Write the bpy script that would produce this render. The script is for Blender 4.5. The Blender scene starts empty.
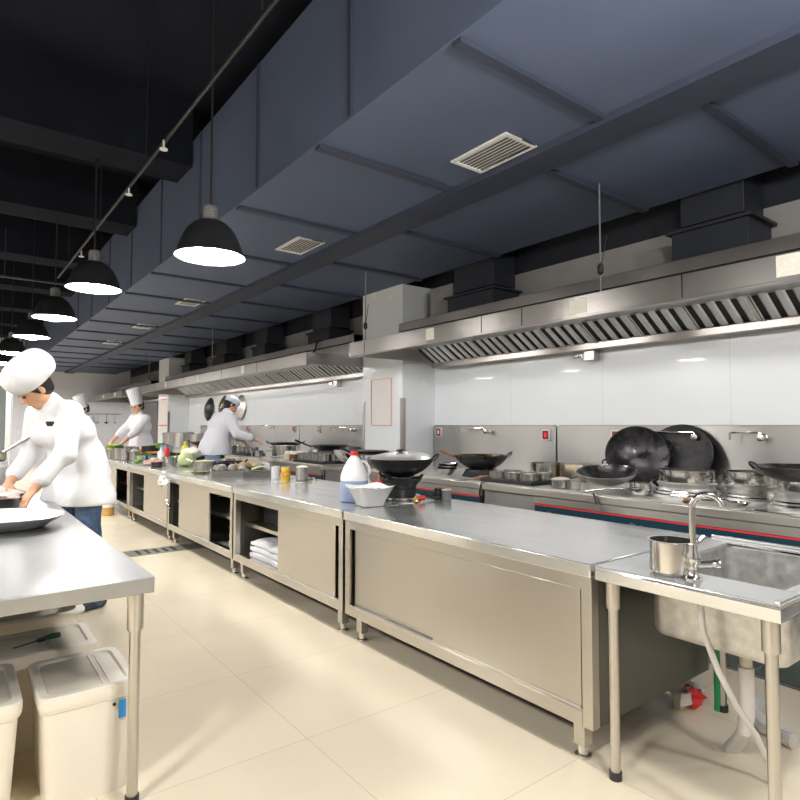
import bpy, bmesh, math, random
import numpy as np
from mathutils import Vector, Matrix, Quaternion
random.seed(7)
R = math.radians
sc = bpy.context.scene
C = sc.collection

# ------------------------------------------------------------------ camera
F_PX, CAM_H, YAW, PITCH = 588.0, 1.343, R(37.3), R(2.48)
cd = bpy.data.cameras.new('camera'); cam = bpy.data.objects.new('camera', cd); C.objects.link(cam)
cd.sensor_width = 36; cd.lens = F_PX/800*36; cd.clip_start = .05; cd.clip_end = 100
cam.location = (0, 0, CAM_H); cam.rotation_euler = (R(90)+PITCH, 0, -YAW)
sc.camera = cam

# ------------------------------------------------------------------ materials
MC = {}
def mat(name, col, rough=.5, metal=0., noise=0., nscale=(8,8,8), rvar=0., bump=0., emit=0., trans=0., spec=None, coat=0., col2=None, alpha=None, bscale=None, aniso=0.):
    if name in MC: return MC[name]
    m = bpy.data.materials.new(name); m.use_nodes = True
    nt = m.node_tree; b = nt.nodes['Principled BSDF']; L = nt.links
    c4 = (*col, 1)
    b.inputs['Base Color'].default_value = c4
    b.inputs['Roughness'].default_value = rough
    b.inputs['Metallic'].default_value = metal
    if spec is not None: b.inputs['Specular IOR Level'].default_value = spec
    if coat: b.inputs['Coat Weight'].default_value = coat
    if trans: b.inputs['Transmission Weight'].default_value = trans
    if alpha is not None: b.inputs['Alpha'].default_value = alpha
    if aniso:
        b.inputs['Anisotropic'].default_value = aniso; b.inputs['Anisotropic Rotation'].default_value = .25
        tn = nt.nodes.new('ShaderNodeTangent'); tn.direction_type = 'RADIAL'; tn.axis = 'Z'; L.new(tn.outputs[0], b.inputs['Tangent'])
    if emit:
        b.inputs['Emission Color'].default_value = c4; b.inputs['Emission Strength'].default_value = emit
    if noise or rvar or bump or col2:
        tc = nt.nodes.new('ShaderNodeTexCoord'); mp = nt.nodes.new('ShaderNodeMapping')
        mp.inputs['Scale'].default_value = nscale
        L.new(tc.outputs['Object'], mp.inputs['Vector'])
        n = nt.nodes.new('ShaderNodeTexNoise'); n.inputs['Scale'].default_value = 1; n.inputs['Detail'].default_value = 5
        L.new(mp.outputs['Vector'], n.inputs['Vector'])
        if noise or col2:
            r = nt.nodes.new('ShaderNodeMix'); r.data_type = 'RGBA'
            a = [max(0, c*(1-noise)) for c in col]; d = col2 if col2 else [min(1, c*(1+noise)) for c in col]
            r.inputs[6].default_value = (*a, 1); r.inputs[7].default_value = (*d, 1)
            ramp = nt.nodes.new('ShaderNodeMapRange'); ramp.inputs[1].default_value = .3; ramp.inputs[2].default_value = .7
            L.new(n.outputs['Fac'], ramp.inputs[0]); L.new(ramp.outputs[0], r.inputs[0]); L.new(r.outputs[2], b.inputs['Base Color'])
        if rvar:
            q = nt.nodes.new('ShaderNodeMapRange'); q.inputs[1].default_value = .3; q.inputs[2].default_value = .7
            q.inputs[3].default_value = max(.02, rough-rvar); q.inputs[4].default_value = min(1, rough+rvar)
            L.new(n.outputs['Fac'], q.inputs[0]); L.new(q.outputs[0], b.inputs['Roughness'])
        if bump:
            bp = nt.nodes.new('ShaderNodeBump'); bp.inputs['Strength'].default_value = bump; bp.inputs['Distance'].default_value = .01
            src = n
            if bscale:
                mp2 = nt.nodes.new('ShaderNodeMapping'); mp2.inputs['Scale'].default_value = bscale
                L.new(tc.outputs['Object'], mp2.inputs['Vector'])
                src = nt.nodes.new('ShaderNodeTexNoise'); src.inputs['Scale'].default_value = 1; src.inputs['Detail'].default_value = 3
                L.new(mp2.outputs['Vector'], src.inputs['Vector'])
            L.new(src.outputs['Fac'], bp.inputs['Height']); L.new(bp.outputs['Normal'], b.inputs['Normal'])
    MC[name] = m; return m

def tile_mat(name, col, joint, size, gap, rough, bumpy=True, axis='XY', noise=.04, off=(0,0), coat=0.):
    m = bpy.data.materials.new(name); m.use_nodes = True
    nt = m.node_tree; b = nt.nodes['Principled BSDF']; L = nt.links
    tc = nt.nodes.new('ShaderNodeTexCoord'); sp = nt.nodes.new('ShaderNodeSeparateXYZ'); cb = nt.nodes.new('ShaderNodeCombineXYZ')
    L.new(tc.outputs['Object'], sp.inputs[0])
    for k, ax in enumerate(axis): 
        ad = nt.nodes.new('ShaderNodeMath'); ad.operation = 'ADD'; ad.inputs[1].default_value = off[k]
        L.new(sp.outputs[ax], ad.inputs[0]); L.new(ad.outputs[0], cb.inputs[k])
    br = nt.nodes.new('ShaderNodeTexBrick'); br.offset = 0; br.squash = 1
    br.inputs['Color1'].default_value = (*col, 1); br.inputs['Color2'].default_value = (*[c*.97 for c in col], 1); br.inputs['Mortar'].default_value = (*joint, 1)
    br.inputs['Scale'].default_value = 1; br.inputs['Mortar Size'].default_value = gap; br.inputs['Mortar Smooth'].default_value = .1
    br.inputs['Brick Width'].default_value = size[0]; br.inputs['Row Height'].default_value = size[1]
    L.new(cb.outputs[0], br.inputs['Vector'])
    n = nt.nodes.new('ShaderNodeTexNoise'); n.inputs['Scale'].default_value = 2.5; n.inputs['Detail'].default_value = 6
    L.new(tc.outputs['Object'], n.inputs['Vector'])
    mr = nt.nodes.new('ShaderNodeMapRange'); mr.inputs[3].default_value = 1-noise; mr.inputs[4].default_value = 1+noise
    L.new(n.outputs['Fac'], mr.inputs[0])
    mx = nt.nodes.new('ShaderNodeMix'); mx.data_type = 'RGBA'; mx.blend_type = 'MULTIPLY'; mx.inputs[0].default_value = 1
    L.new(br.outputs['Color'], mx.inputs[6]); L.new(mr.outputs[0], mx.inputs[7]); L.new(mx.outputs[2], b.inputs['Base Color'])
    q = nt.nodes.new('ShaderNodeMapRange'); q.inputs[3].default_value = max(.05, rough-.08); q.inputs[4].default_value = rough+.08
    L.new(n.outputs['Fac'], q.inputs[0]); L.new(q.outputs[0], b.inputs['Roughness'])
    if coat: b.inputs['Coat Weight'].default_value = coat
    return m

STEEL  = mat('brushed_steel_front', (.60,.565,.51), .30, 1, noise=.02, nscale=(1.5,1.5,3), rvar=.02, aniso=.8)
STEELV = mat('brushed_steel_splash', (.50,.485,.47), .30, 1, noise=.03, nscale=(3,3,.7), rvar=.02, aniso=.8)
TOP    = mat('worktop_steel', (.76,.765,.76), .21, .84, noise=.085, nscale=(11,2.0,5), rvar=.04)
BASIN  = mat('mottled_basin_steel', (.60,.59,.57), .44, 1, noise=.16, nscale=(26,26,26), rvar=.06)
TOP2   = mat('work_table_steel', (.46,.465,.47), .34, 1, noise=.05, nscale=(5,1.6,5), rvar=.03)
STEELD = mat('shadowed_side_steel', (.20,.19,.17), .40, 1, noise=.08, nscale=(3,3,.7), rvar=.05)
HOODM  = mat('hood_steel', (.40,.375,.355), .30, 1, noise=.05, nscale=(2,2,1), rvar=.02, aniso=.7)
CHROME = mat('polished_steel', (.66,.645,.62), .15, 1, noise=.04, nscale=(6,6,6), rvar=.02)
PAN    = mat('pan_steel', (.55,.535,.51), .23, 1, noise=.04, nscale=(6,6,6), rvar=.02)
ALU    = mat('dull_aluminium', (.70,.69,.66), .40, .85, noise=.07, nscale=(20,20,30), rvar=.07)
IRON   = mat('seasoned_iron', (.028,.027,.028), .36, .55, noise=.4, nscale=(12,12,12), rvar=.12, bump=.05)
IRONIN = mat('oily_iron', (.045,.043,.045), .26, .7, noise=.5, nscale=(9,9,9), rvar=.12, bump=.05)
BROWNI = mat('oiled_iron_brown', (.10,.075,.04), .30, .7, noise=.5, nscale=(7,7,7), rvar=.1)
DARKM  = mat('dark_metal', (.05,.05,.052), .45, .6, noise=.2)
BLACK  = mat('black_interior', (.012,.012,.013), .6, 0, noise=.2)
GREYM  = mat('grey_socket', (.30,.30,.30), .45, .3, noise=.05)
SHADE  = mat('lamp_shade_black', (.045,.045,.05), .35, .3, noise=.1)
WALLM  = tile_mat('white_wall_panels', (.87,.895,.915), (.70,.71,.71), (1.22,3.2), .0022, .22, axis='YZ', noise=.015, off=(.2,.1), coat=.15)
WALLX  = tile_mat('white_wall_panels_end', (.80,.81,.83), (.66,.67,.66), (.6,3.2), .002, .25, axis='XZ', noise=.015)
FARW   = mat('far_wall_paint', (.72,.73,.78), .45, noise=.03)
LEFTW  = mat('side_wall_paint', (.27,.265,.255), .5, noise=.03)
FLOORM = tile_mat('cream_floor_tiles', (.82,.715,.54), (.64,.54,.40), (.80,.80), .0022, .22, noise=.05, off=(.35,.1))
SLATE  = mat('slate_blue_ceiling', (.118,.148,.235), .6, spec=.25, noise=.08, nscale=(2,2,2), rvar=.06)
SLATED = mat('slate_ceiling_flange', (.050,.060,.095), .55, noise=.1, nscale=(3,3,3))
NIGHT  = mat('dark_upper_ceiling', (.015,.017,.025), .9, spec=.05, noise=.15, nscale=(2,2,2))
DUCT   = mat('dark_duct', (.034,.038,.050), .5, .2, noise=.15, nscale=(2,2,2))
GREYW  = mat('grey_upper_wall', (.42,.40,.38), .6, noise=.06, nscale=(3,3,3))
VENTW  = mat('vent_white', (.95,.95,.95), .4, noise=.03)
VENTD  = mat('vent_shadow', (.10,.10,.12), .6, noise=.1)
CERAM  = mat('white_ceramic', (.88,.88,.87), .12, noise=.01, coat=.4)
PLASTW = mat('cream_plastic', (.80,.74,.63), .35, noise=.04, nscale=(4,4,4))
PLASTD = mat('cream_plastic_lid', (.70,.63,.51), .35, noise=.06, nscale=(4,4,4))
CLOTHW = mat('white_cotton', (.86,.86,.87), .85, noise=.02, nscale=(20,20,20), bump=.08)
CLOTHB = mat('pale_blue_cotton', (.66,.70,.78), .85, noise=.03, nscale=(20,20,20), bump=.08)
CLOTHL = mat('lavender_white_cotton', (.76,.76,.82), .85, noise=.03, nscale=(20,20,20), bump=.08)
JEANS  = mat('blue_denim', (.075,.135,.24), .85, noise=.25, nscale=(30,30,30), bump=.1)
NAVY   = mat('navy_trousers', (.04,.055,.10), .85, noise=.2, nscale=(30,30,30))
SKIN   = mat('skin', (.66,.36,.23), .5, noise=.06, nscale=(10,10,10))
SKINR  = mat('skin_warm', (.70,.38,.22), .5, noise=.08, nscale=(10,10,10))
HAIR   = mat('black_hair', (.012,.010,.010), .45, noise=.3, nscale=(60,60,20), bump=.2)
SHOE   = mat('shoe_dark', (.03,.04,.06), .5, noise=.2)
RED    = mat('red_plastic', (.75,.03,.03), .3, noise=.05)
REDL   = mat('red_indicator', (.80,.04,.06), .3, emit=.35, noise=.02)
TEAL   = mat('teal_panel', (.012,.055,.085), .3, .1, noise=.08)
REDST  = mat('red_stripe', (.78,.05,.06), .3, noise=.03)
PINK   = mat('pink_line', (.80,.42,.38), .6, noise=.03)
PAPER  = mat('warm_paper', (.86,.81,.77), .5, noise=.02)
STICK  = mat('cream_sticker', (.88,.85,.74), .45, noise=.06, nscale=(40,40,40))
GREEN  = mat('leaf_green', (.13,.34,.04), .5, noise=.35, nscale=(30,30,30))
LGREEN = mat('pale_leaf', (.48,.62,.20), .5, noise=.25, nscale=(22,22,22))
CABB   = mat('pale_cabbage', (.66,.74,.38), .5, noise=.2, nscale=(18,18,18), bump=.2)
CAULI  = mat('cauliflower_white', (.86,.84,.72), .7, noise=.08, nscale=(60,60,60), bump=.5)
BEIGE  = mat('pale_beige_leaf', (.78,.67,.48), .6, noise=.2, nscale=(20,20,20))
MUSH   = mat('mushroom_grey', (.36,.33,.31), .6, noise=.4, nscale=(18,18,18))
MEAT   = mat('raw_pink_meat', (.74,.45,.36), .4, noise=.22, nscale=(25,25,25))
FISHM  = mat('pale_fish', (.80,.76,.70), .35, noise=.15, nscale=(14,14,14), col2=(.74,.50,.44))
ORANGE = mat('orange_paper', (.80,.32,.08), .5, noise=.1)
YELLOW = mat('yellow_label', (.86,.62,.03), .35, noise=.05)
YGREEN = mat('yellow_green_liquid', (.72,.74,.05), .3, noise=.05)
BROWN  = mat('brown_sauce', (.25,.10,.03), .3, noise=.2)
BLUE   = mat('blue_tub', (.22,.42,.58), .4, noise=.1)
BLUELQ = mat('milky_blue_liquid', (.34,.42,.63), .3, noise=.05, nscale=(3,3,3))
HDPE   = mat('milky_plastic', (.88,.88,.89), .35, noise=.02)
GLASS  = mat('clear_glass', (.92,.95,.94), .05, trans=.85, noise=.01)
GLASSD = mat('smoked_door_glass', (.25,.29,.28), .06, trans=.3, noise=.03)
GREENP = mat('green_pipe', (.02,.30,.10), .4, noise=.1)
PVC    = mat('grey_pvc', (.62,.60,.58), .4, noise=.05)
CARD   = mat('brown_wood_handle', (.34,.16,.06), .5, noise=.25, nscale=(30,30,6))
DRAIN  = mat('drain_grey_green', (.20,.20,.17), .4, .2, noise=.15, nscale=(6,6,6))
GLOW   = mat('lamp_glow', (1,.975,.93), .5, emit=70.)
BULBR  = mat('shade_inner_white', (.9,.9,.88), .4, noise=.01)
EYE    = mat('eye_dark', (.03,.02,.02), .2, noise=.05)
LIP    = mat('lip', (.50,.20,.16), .5, noise=.05)

# ------------------------------------------------------------------ geometry collector
class G:
    def __init__(s): s.v = []; s.f = []
    def raw(s, vs, fs):
        o = len(s.v); s.v += [tuple(p) for p in vs]; s.f += [tuple(i+o for i in f) for f in fs]; return s
    def add(s, g, M=None):
        vs = [tuple(M @ Vector(p)) for p in g.v] if M is not None else g.v
        return s.raw(vs, g.f)
    def box(s, x0, x1, y0, y1, z0, z1):
        return s.raw([(x0,y0,z0),(x1,y0,z0),(x1,y1,z0),(x0,y1,z0),(x0,y0,z1),(x1,y0,z1),(x1,y1,z1),(x0,y1,z1)],
                     [(3,2,1,0),(4,5,6,7),(0,1,5,4),(1,2,6,5),(2,3,7,6),(3,0,4,7)])
    def cbox(s, c, d, rz=0):
        g = G().box(-d[0]/2,d[0]/2,-d[1]/2,d[1]/2,-d[2]/2,d[2]/2)
        return s.add(g, Matrix.Translation(c) @ Matrix.Rotation(rz,4,'Z'))
    def lathe(s, prof, c=(0,0,0), n=28, M=None, sx=1, sy=1):
        vs=[]; fs=[]; k=len(prof)
        for i in range(n):
            a=2*math.pi*i/n
            for r,z in prof: vs.append((c[0]+r*math.cos(a)*sx, c[1]+r*math.sin(a)*sy, c[2]+z))
        for i in range(n):
            j=(i+1)%n
            for q in range(k-1): fs.append((i*k+q, j*k+q, j*k+q+1, i*k+q+1))
        g=G().raw(vs,fs)
        if prof[0][0]>1e-6 and prof[0][0] < 5 and getattr(s,'capb',True): g.f.append(tuple(i*k for i in reversed(range(n))))
        if prof[-1][0]>1e-6 and getattr(s,'capt',True): g.f.append(tuple(i*k+k-1 for i in range(n)))
        return s.add(g, M)
    def shell(s, prof, c=(0,0,0), n=28, M=None, sx=1, sy=1):   # closed profile loop (no caps)
        vs=[]; fs=[]; k=len(prof)
        for i in range(n):
            a=2*math.pi*i/n
            for r,z in prof: vs.append((c[0]+r*math.cos(a)*sx, c[1]+r*math.sin(a)*sy, c[2]+z))
        for i in range(n):
            j=(i+1)%n
            for q in range(k-1): fs.append((i*k+q, j*k+q, j*k+q+1, i*k+q+1))
        return s.add(G().raw(vs,fs), M)
    def cyl(s, a, b, r, r2=None, n=16):
        r2 = r if r2 is None else r2
        return s.tube([a,b],[r,r2],n)
    def tube(s, pts, r, n=8, closed=False, caps=True):
        P=[Vector(p) for p in pts]; m=len(P); rs = r if isinstance(r,(list,tuple)) else [r]*m
        T=[]
        for i in range(m):
            if closed: t=P[(i+1)%m]-P[i-1]
            else: t=P[min(i+1,m-1)]-P[max(i-1,0)]
            T.append(t.normalized())
        u=T[0].orthogonal().normalized(); vs=[]; fs=[]
        for i in range(m):
            if i: 
                u=(u-T[i]*u.dot(T[i])); u = u.normalized() if u.length>1e-6 else T[i].orthogonal().normalized()
            w=T[i].cross(u)
            for k in range(n):
                a=2*math.pi*k/n; vs.append(P[i]+(u*math.cos(a)+w*math.sin(a))*rs[i])
        for i in range(m if closed else m-1):
            j=(i+1)%m
            for k in range(n):
                l=(k+1)%n; fs.append((i*n+k,i*n+l,j*n+l,j*n+k))
        if caps and not closed:
            fs.append(tuple(reversed(range(n)))); fs.append(tuple((m-1)*n+k for k in range(n)))
        return s.raw(vs,fs)
    def prism(s, poly, h0, h1, M=None):
        n=len(poly); vs=[(x,y,h0) for x,y in poly]+[(x,y,h1) for x,y in poly]
        fs=[tuple(reversed(range(n))),tuple(range(n,2*n))]+[(i,(i+1)%n,n+(i+1)%n,n+i) for i in range(n)]
        return s.add(G().raw(vs,fs),M)
    def blob(s, c, r, seed=0, n=12, amp=.15, M=None, sx=1, sy=1, sz=1):
        rr=random.Random(seed); ph=[rr.uniform(0,6) for _ in range(6)]
        vs=[]; fs=[]; m=n//2+1
        for i in range(m+1):
            th=math.pi*i/m
            for k in range(n):
                a=2*math.pi*k/n
                q=r*(1+amp*math.sin(3*a+ph[0]+2*th)*math.sin(th)+amp*.6*math.sin(5*th+ph[1]+a*2))
                vs.append((c[0]+q*sx*math.sin(th)*math.cos(a),c[1]+q*sy*math.sin(th)*math.sin(a),c[2]+q*sz*math.cos(th)))
        for i in range(m):
            for k in range(n):
                l=(k+1)%n; fs.append((i*n+k,(i+1)*n+k,(i+1)*n+l,i*n+l))
        return s.add(G().raw(vs,fs),M)

def mesh_of(name, g, m, smooth=35):
    me=bpy.data.meshes.new(name); me.from_pydata(g.v,[],g.f)
    bm=bmesh.new(); bm.from_mesh(me)
    bmesh.ops.remove_doubles(bm, verts=bm.verts, dist=1e-5)
    bmesh.ops.recalc_face_normals(bm, faces=bm.faces)
    th=R(smooth)
    for e in bm.edges:
        if len(e.link_faces)==2: e.smooth = e.calc_face_angle(0)<th
    for f in bm.faces: f.smooth=True
    bm.to_mesh(me); bm.free(); me.materials.append(m); return me
def mk(name, g, m, par=None, bev=0, smooth=35, label=None):
    o=bpy.data.objects.new(name, mesh_of(name,g,m,smooth)); C.objects.link(o)
    if par is not None: o.parent=par
    if bev:
        b=o.modifiers.new('bevel','BEVEL'); b.width=bev; b.segments=2; b.limit_method='ANGLE'; b.angle_limit=R(40)
    if label: o['label']=label
    return o
def tag(o,label,cat,group=None):
    o['label']=label; o['category']=cat
    if group: o['group']=group
    return o
def thing(name,label,cat,loc=(0,0,0),rz=0,group=None):
    o=bpy.data.objects.new(name,None); C.objects.link(o); o.location=loc; o.rotation_euler=(0,0,rz); o.empty_display_size=.1
    return tag(o,label,cat,group)
def single(name,g,m,label,cat,loc=(0,0,0),rz=0,group=None,bev=0):
    o=mk(name,g,m,None,bev); o.location=loc; o.rotation_euler=(0,0,rz); return tag(o,label,cat,group)
def struct(name,g,m,par=None,bev=0):
    o=mk(name,g,m,par,bev)
    if par is None: o['kind']='structure'
    return o
def dup(root,loc,rz=None,label=None,group=None):
    r=root.copy(); C.objects.link(r); r.location=loc
    if rz is not None: r.rotation_euler=(0,0,rz)
    if label: r['label']=label
    if group: r['group']=group
    for ch in list(root.children):
        c=ch.copy(); C.objects.link(c); c.parent=r
        for g in list(ch.children):
            d=g.copy(); C.objects.link(d); d.parent=c
    return r
def dirM(p, z, xh=(0,0,1)):     # matrix whose local Z points along z, at p
    z=Vector(z).normalized(); q=z.to_track_quat('Z','Y')
    return Matrix.Translation(p) @ q.to_matrix().to_4x4()
def Yx(px, X):                   # where the vertical plane through a photo column meets the plane X
    return X/math.tan(YAW+math.atan((px-400)/F_PX))

# ------------------------------------------------------------------ smooth bodies from distance fields
def sdf_mesh(prims, res, cuts=(), fold=0., fseed=0, k0=.03):
    lo=np.full(3,1e9); hi=-lo
    for p in prims:
        if p[0]=='c':
            a,b=np.array(p[1],float),np.array(p[2],float); r=max(p[3],p[4])
            lo=np.minimum(lo,np.minimum(a,b)-r); hi=np.maximum(hi,np.maximum(a,b)+r)
        else:
            c=np.array(p[1],float); r=max(p[2]); lo=np.minimum(lo,c-r); hi=np.maximum(hi,c+r)
    lo-=.03+2*res; hi+=.03+2*res
    n=np.ceil((hi-lo)/res).astype(int)+1
    f=np.ones(n,np.float32)
    ax=[lo[i]+res*np.arange(n[i]) for i in range(3)]
    for p in prims:
        k=p[-1] if p[-1] is not None else k0
        pad=k+3*res+.01
        if p[0]=='c':
            a,b=np.array(p[1],float),np.array(p[2],float); r=max(p[3],p[4]); l=np.minimum(a,b)-r-pad; h=np.maximum(a,b)+r+pad
        else:
            c=np.array(p[1],float); r=max(p[2]); l=c-r-pad; h=c+r+pad
        i0=np.maximum(np.floor((l-lo)/res).astype(int),0); i1=np.minimum(np.ceil((h-lo)/res).astype(int)+1,n)
        X=ax[0][i0[0]:i1[0],None,None]; Y=ax[1][None,i0[1]:i1[1],None]; Z=ax[2][None,None,i0[2]:i1[2]]
        if p[0]=='c':
            d=b-a; dd=max(d@d,1e-9)
            t=np.clip(((X-a[0])*d[0]+(Y-a[1])*d[1]+(Z-a[2])*d[2])/dd,0,1)
            D=np.sqrt((X-a[0]-t*d[0])**2+(Y-a[1]-t*d[1])**2+(Z-a[2]-t*d[2])**2)-(p[3]+(p[4]-p[3])*t)
        else:
            A=np.array(p[3],float) if p[3] is not None else np.eye(3)   # rows: local axes
            q=[(X-c[0])*A[i][0]+(Y-c[1])*A[i][1]+(Z-c[2])*A[i][2] for i in range(3)]
            u=np.sqrt(sum((q[i]/p[2][i])**2 for i in range(3)))+1e-6; w=np.sqrt(sum((q[i]/p[2][i]**2)**2 for i in range(3)))+1e-6
            D=u*(u-1)/w
        sl=f[i0[0]:i1[0],i0[1]:i1[1],i0[2]:i1[2]]
        hh=np.maximum(k-np.abs(sl-D),0)/k
        sl[...]=np.minimum(sl,D)-hh*hh*k*.25
    X=ax[0][:,None,None]; Y=ax[1][None,:,None]; Z=ax[2][None,None,:]
    if fold:
        rr=random.Random(fseed); w=0
        for q in range(5):
            a=[rr.uniform(-1,1) for _ in range(3)]; fr=rr.uniform(14,34); ph=rr.uniform(0,6)
            w=w+np.sin(fr*(a[0]*X+a[1]*Y+a[2]*Z*.8)+ph+2*np.sin(9*(a[1]*X-a[2]*Y+a[0]*Z)))
        f=f+(fold/2.2)*w
    for nv,d in cuts:
        f=np.maximum(f,nv[0]*X+nv[1]*Y+nv[2]*Z-d)
    f=f.astype(np.float32)
    s=f<0
    acc=np.zeros((n[0]-1,n[1]-1,n[2]-1),np.int8)
    for dx in (0,1):
        for dy in (0,1):
            for dz in (0,1):
                acc+=s[dx:n[0]-1+dx,dy:n[1]-1+dy,dz:n[2]-1+dz]
    act=(acc>0)&(acc<8); idx=np.argwhere(act); vid=-np.ones(act.shape,int); vid[act]=np.arange(len(idx))
    pos=np.zeros((len(idx),3)); cnt=np.zeros(len(idx))
    cor=[(x,y,z) for x in (0,1) for y in (0,1) for z in (0,1)]
    for ca in cor:
        for a in range(3):
            if ca[a]==0:
                cb=list(ca); cb[a]=1
                fa=f[idx[:,0]+ca[0],idx[:,1]+ca[1],idx[:,2]+ca[2]]; fb=f[idx[:,0]+cb[0],idx[:,1]+cb[1],idx[:,2]+cb[2]]
                m=(fa<0)!=(fb<0); t=np.where(m,fa/np.where(m,fa-fb,1),0)
                pt=np.array(ca,float)[None,:].repeat(len(idx),0); pt[:,a]+=t
                pos[m]+=pt[m]; cnt[m]+=1
    pos=lo+res*(idx+pos/cnt[:,None])
    faces=[]
    for a in range(3):
        b,c=(a+1)%3,(a+2)%3
        sa=[slice(None)]*3; sb=[slice(None)]*3; sa[a]=slice(0,n[a]-1); sb[a]=slice(1,n[a])
        ch=np.argwhere(s[tuple(sa)]!=s[tuple(sb)])
        ch=ch[(ch[:,b]>0)&(ch[:,c]>0)&(ch[:,b]<n[b]-1)&(ch[:,c]<n[c]-1)]
        q=[]
        for ob,oc in ((-1,-1),(0,-1),(0,0),(-1,0)):
            e=ch.copy(); e[:,b]+=ob; e[:,c]+=oc; q.append(vid[e[:,0],e[:,1],e[:,2]])
        q=np.stack(q,1); fl=s[ch[:,0],ch[:,1],ch[:,2]]
        q[~fl]=q[~fl][:,::-1]; faces+=q.tolist()
    g=G(); g.v=[tuple(p) for p in pos.tolist()]; g.f=[tuple(x) for x in faces]
    return g
# ------------------------------------------------------------------ the setting
WX, FY, LX, NY, CZ = 5.2, 23.2, -3.0, -3.0, 4.6
struct('floor', G().box(LX,WX+.1,NY,FY,-.1,0), FLOORM)
struct('wall_right', G().box(WX,WX+.1,NY,FY,0,2.42), WALLM)
struct('wall_right_upper', G().box(WX,WX+.1,NY,FY,2.42,3.1), GREYW)
struct('trim_1', G().box(WX-.01,WX+.1,NY,FY,3.1,CZ), DUCT)
struct('wall_far', G().box(LX,WX,FY,FY+.1,0,CZ), FARW)
struct('wall_left', G().box(LX-.1,LX,NY,FY,0,CZ), LEFTW)
struct('wall_near', G().box(LX,WX,NY-.1,NY,0,CZ), LEFTW)
struct('ceiling', G().box(LX-.1,WX+.1,NY-.1,FY+.1,CZ,CZ+.1), NIGHT)
for y in (5.9,8.15,10.55,13.0,15.5,18,20.5):
    o=struct('trim_2', G().box(LX,1.86,y,y+.5,3.95,CZ), NIGHT)
# the low ceiling box over the cooking line
PX0, PX1, PZ, PT = 1.87, 4.70, 3.2, 4.22
low=struct('ceiling_lower', G().box(PX0,PX1,NY,FY,PZ,PT), SLATE)
fl=G()
for y in (-1.1,.25,.67,2.02,3.37,4.73,6.08,7.43,8.78,10.13,11.48,12.83,14.18,15.53,16.88,18.23,19.58,20.93): 
    mk('panel_flange', G().box(PX0+.01,3.05,y-.03,y+.03,PZ-.028,PZ-.001), SLATED, low)
for y in (-.9,.3,1.56,2.68,4.38,5.72,7.06,8.4,9.75,11.1,12.45,13.8,15.1,16.5,17.8,19.2,20.5):
    mk('panel_flange', G().box(3.34,PX1-.01,y-.03,y+.03,PZ-.028,PZ-.001), SLATED, low)
mk('centre_strip', G().box(3.06,3.33,NY+.01,FY-.01,PZ-.05,PZ-.001), SLATED, low)
for y in (.3,1.6,2.95,4.3,5.65,7.0,8.4,9.8,11.2,12.6):
    mk('side_seam', G().box(PX0-.012,PX0-.0005,y-.02,y+.02,PZ+.01,PT-.01), SLATED, low)
# structural pillars
for i,(y0,y1) in enumerate(((6.05,6.98),(16.45,17.4))):
    struct('wall_pillar', G().box(4.65,WX-.0005,y0,y1,0,PZ-.001 if i==0 else 3.19), tile_mat('pillar_panels_%d'%i,(.86,.88,.895),(.7,.7,.7),(2.4,3.3),.001,.25,axis='YZ',noise=.015))
def corner_guard(x,y,z0,z1,label):
    g=G().box(x-.004,x,y,y+.05,z0,z1); g.box(x-.004,x+.05,y-.004,y,z0,z1)
    single('corner_guard', g, HOODM, label,'corner guard', group=None)
corner_guard(4.648,6.048,.0,1.70,'tall steel corner guard on the near edge of the white pillar')
g=G().box(4.642,4.646,6.92,6.975,0,1.68)
single('corner_guard', g, STEELV,'narrow steel corner guard on the far edge of the near white pillar','corner guard')
corner_guard(4.648,16.448,0,1.72,'small steel corner guard on the far white pillar')
# framed sheet on the pillar
t=thing('poster_frame','blank sheet in thin pink frame on the white pillar','poster',(4.648,6.52,1.66))
mk('sheet', G().box(-.004,-.001,-.235,.235,-.31,.31), PAPER, t)
fr=G()
for a in (-.24,.23): fr.box(-.009,-.001,a,a+.01,-.32,.32)
for a in (-.32,.31): fr.box(-.009,-.001,-.23,.23,a,a+.01)
mk('frame', fr, PINK, t, label='thin pink frame')
t=thing('poster_frame','white notice between two red bars on the far white pillar','poster',(4.648,16.9,1.70))
mk('sheet', G().box(-.004,-.001,-.40,.40,-.35,.35), PAPER, t)
for a in (-.37,.345): mk('bar', G().box(-.008,-.001,-.40,.40,a,a+.03), REDST, t, label='red bar')
# dark doorway beyond the far pillar
struct('door_1', G().box(WX-.03,WX-.001,19.5,21.9,0,2.55), mat('grey_door',(.13,.12,.12),.4,.1,noise=.08))



# ------------------------------------------------------------------ ceiling fittings
def vent(loc,label):
    t=thing('ceiling_vent',label,'air vent',loc,group=None)
    fr=G(); a,b,w=.15,.26,.028
    fr.box(-a,-a+w,-b,b,-.012,-.001); fr.box(a-w,a,-b,b,-.012,-.001); fr.box(-a+w,a-w,-b,-b+w,-.012,-.001); fr.box(-a+w,a-w,b-w,b,-.012,-.001)
    mk('frame',fr,VENTW,t); mk('backing',G().box(-a+w,a-w,-b+w,b-w,-.003,-.001),VENTD,t)
    sl=G()
    for i in range(7):
        x=-a+w+.014+i*.0335
        sl.raw([(x-.012,-b+w,-.010),(x+.012,-b+w,-.005),(x+.012,b-w,-.005),(x-.012,b-w,-.010)],[(0,1,2,3)])
    mk('slats',sl,VENTW,t)
    return t
v0=vent((2.89,2.75,PZ),'white slatted vent in the low ceiling, nearest and largest one')
for y,l in ((5.40,'white slatted vent in the low ceiling, second from the front'),(8.9,'white ceiling vent, third along the low ceiling'),(11.6,'white ceiling vent, fourth along the low ceiling'),(14.3,'small far white ceiling vent, last one along the low ceiling')):
    dup(v0,(2.81,y,PZ),None,l)
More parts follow.
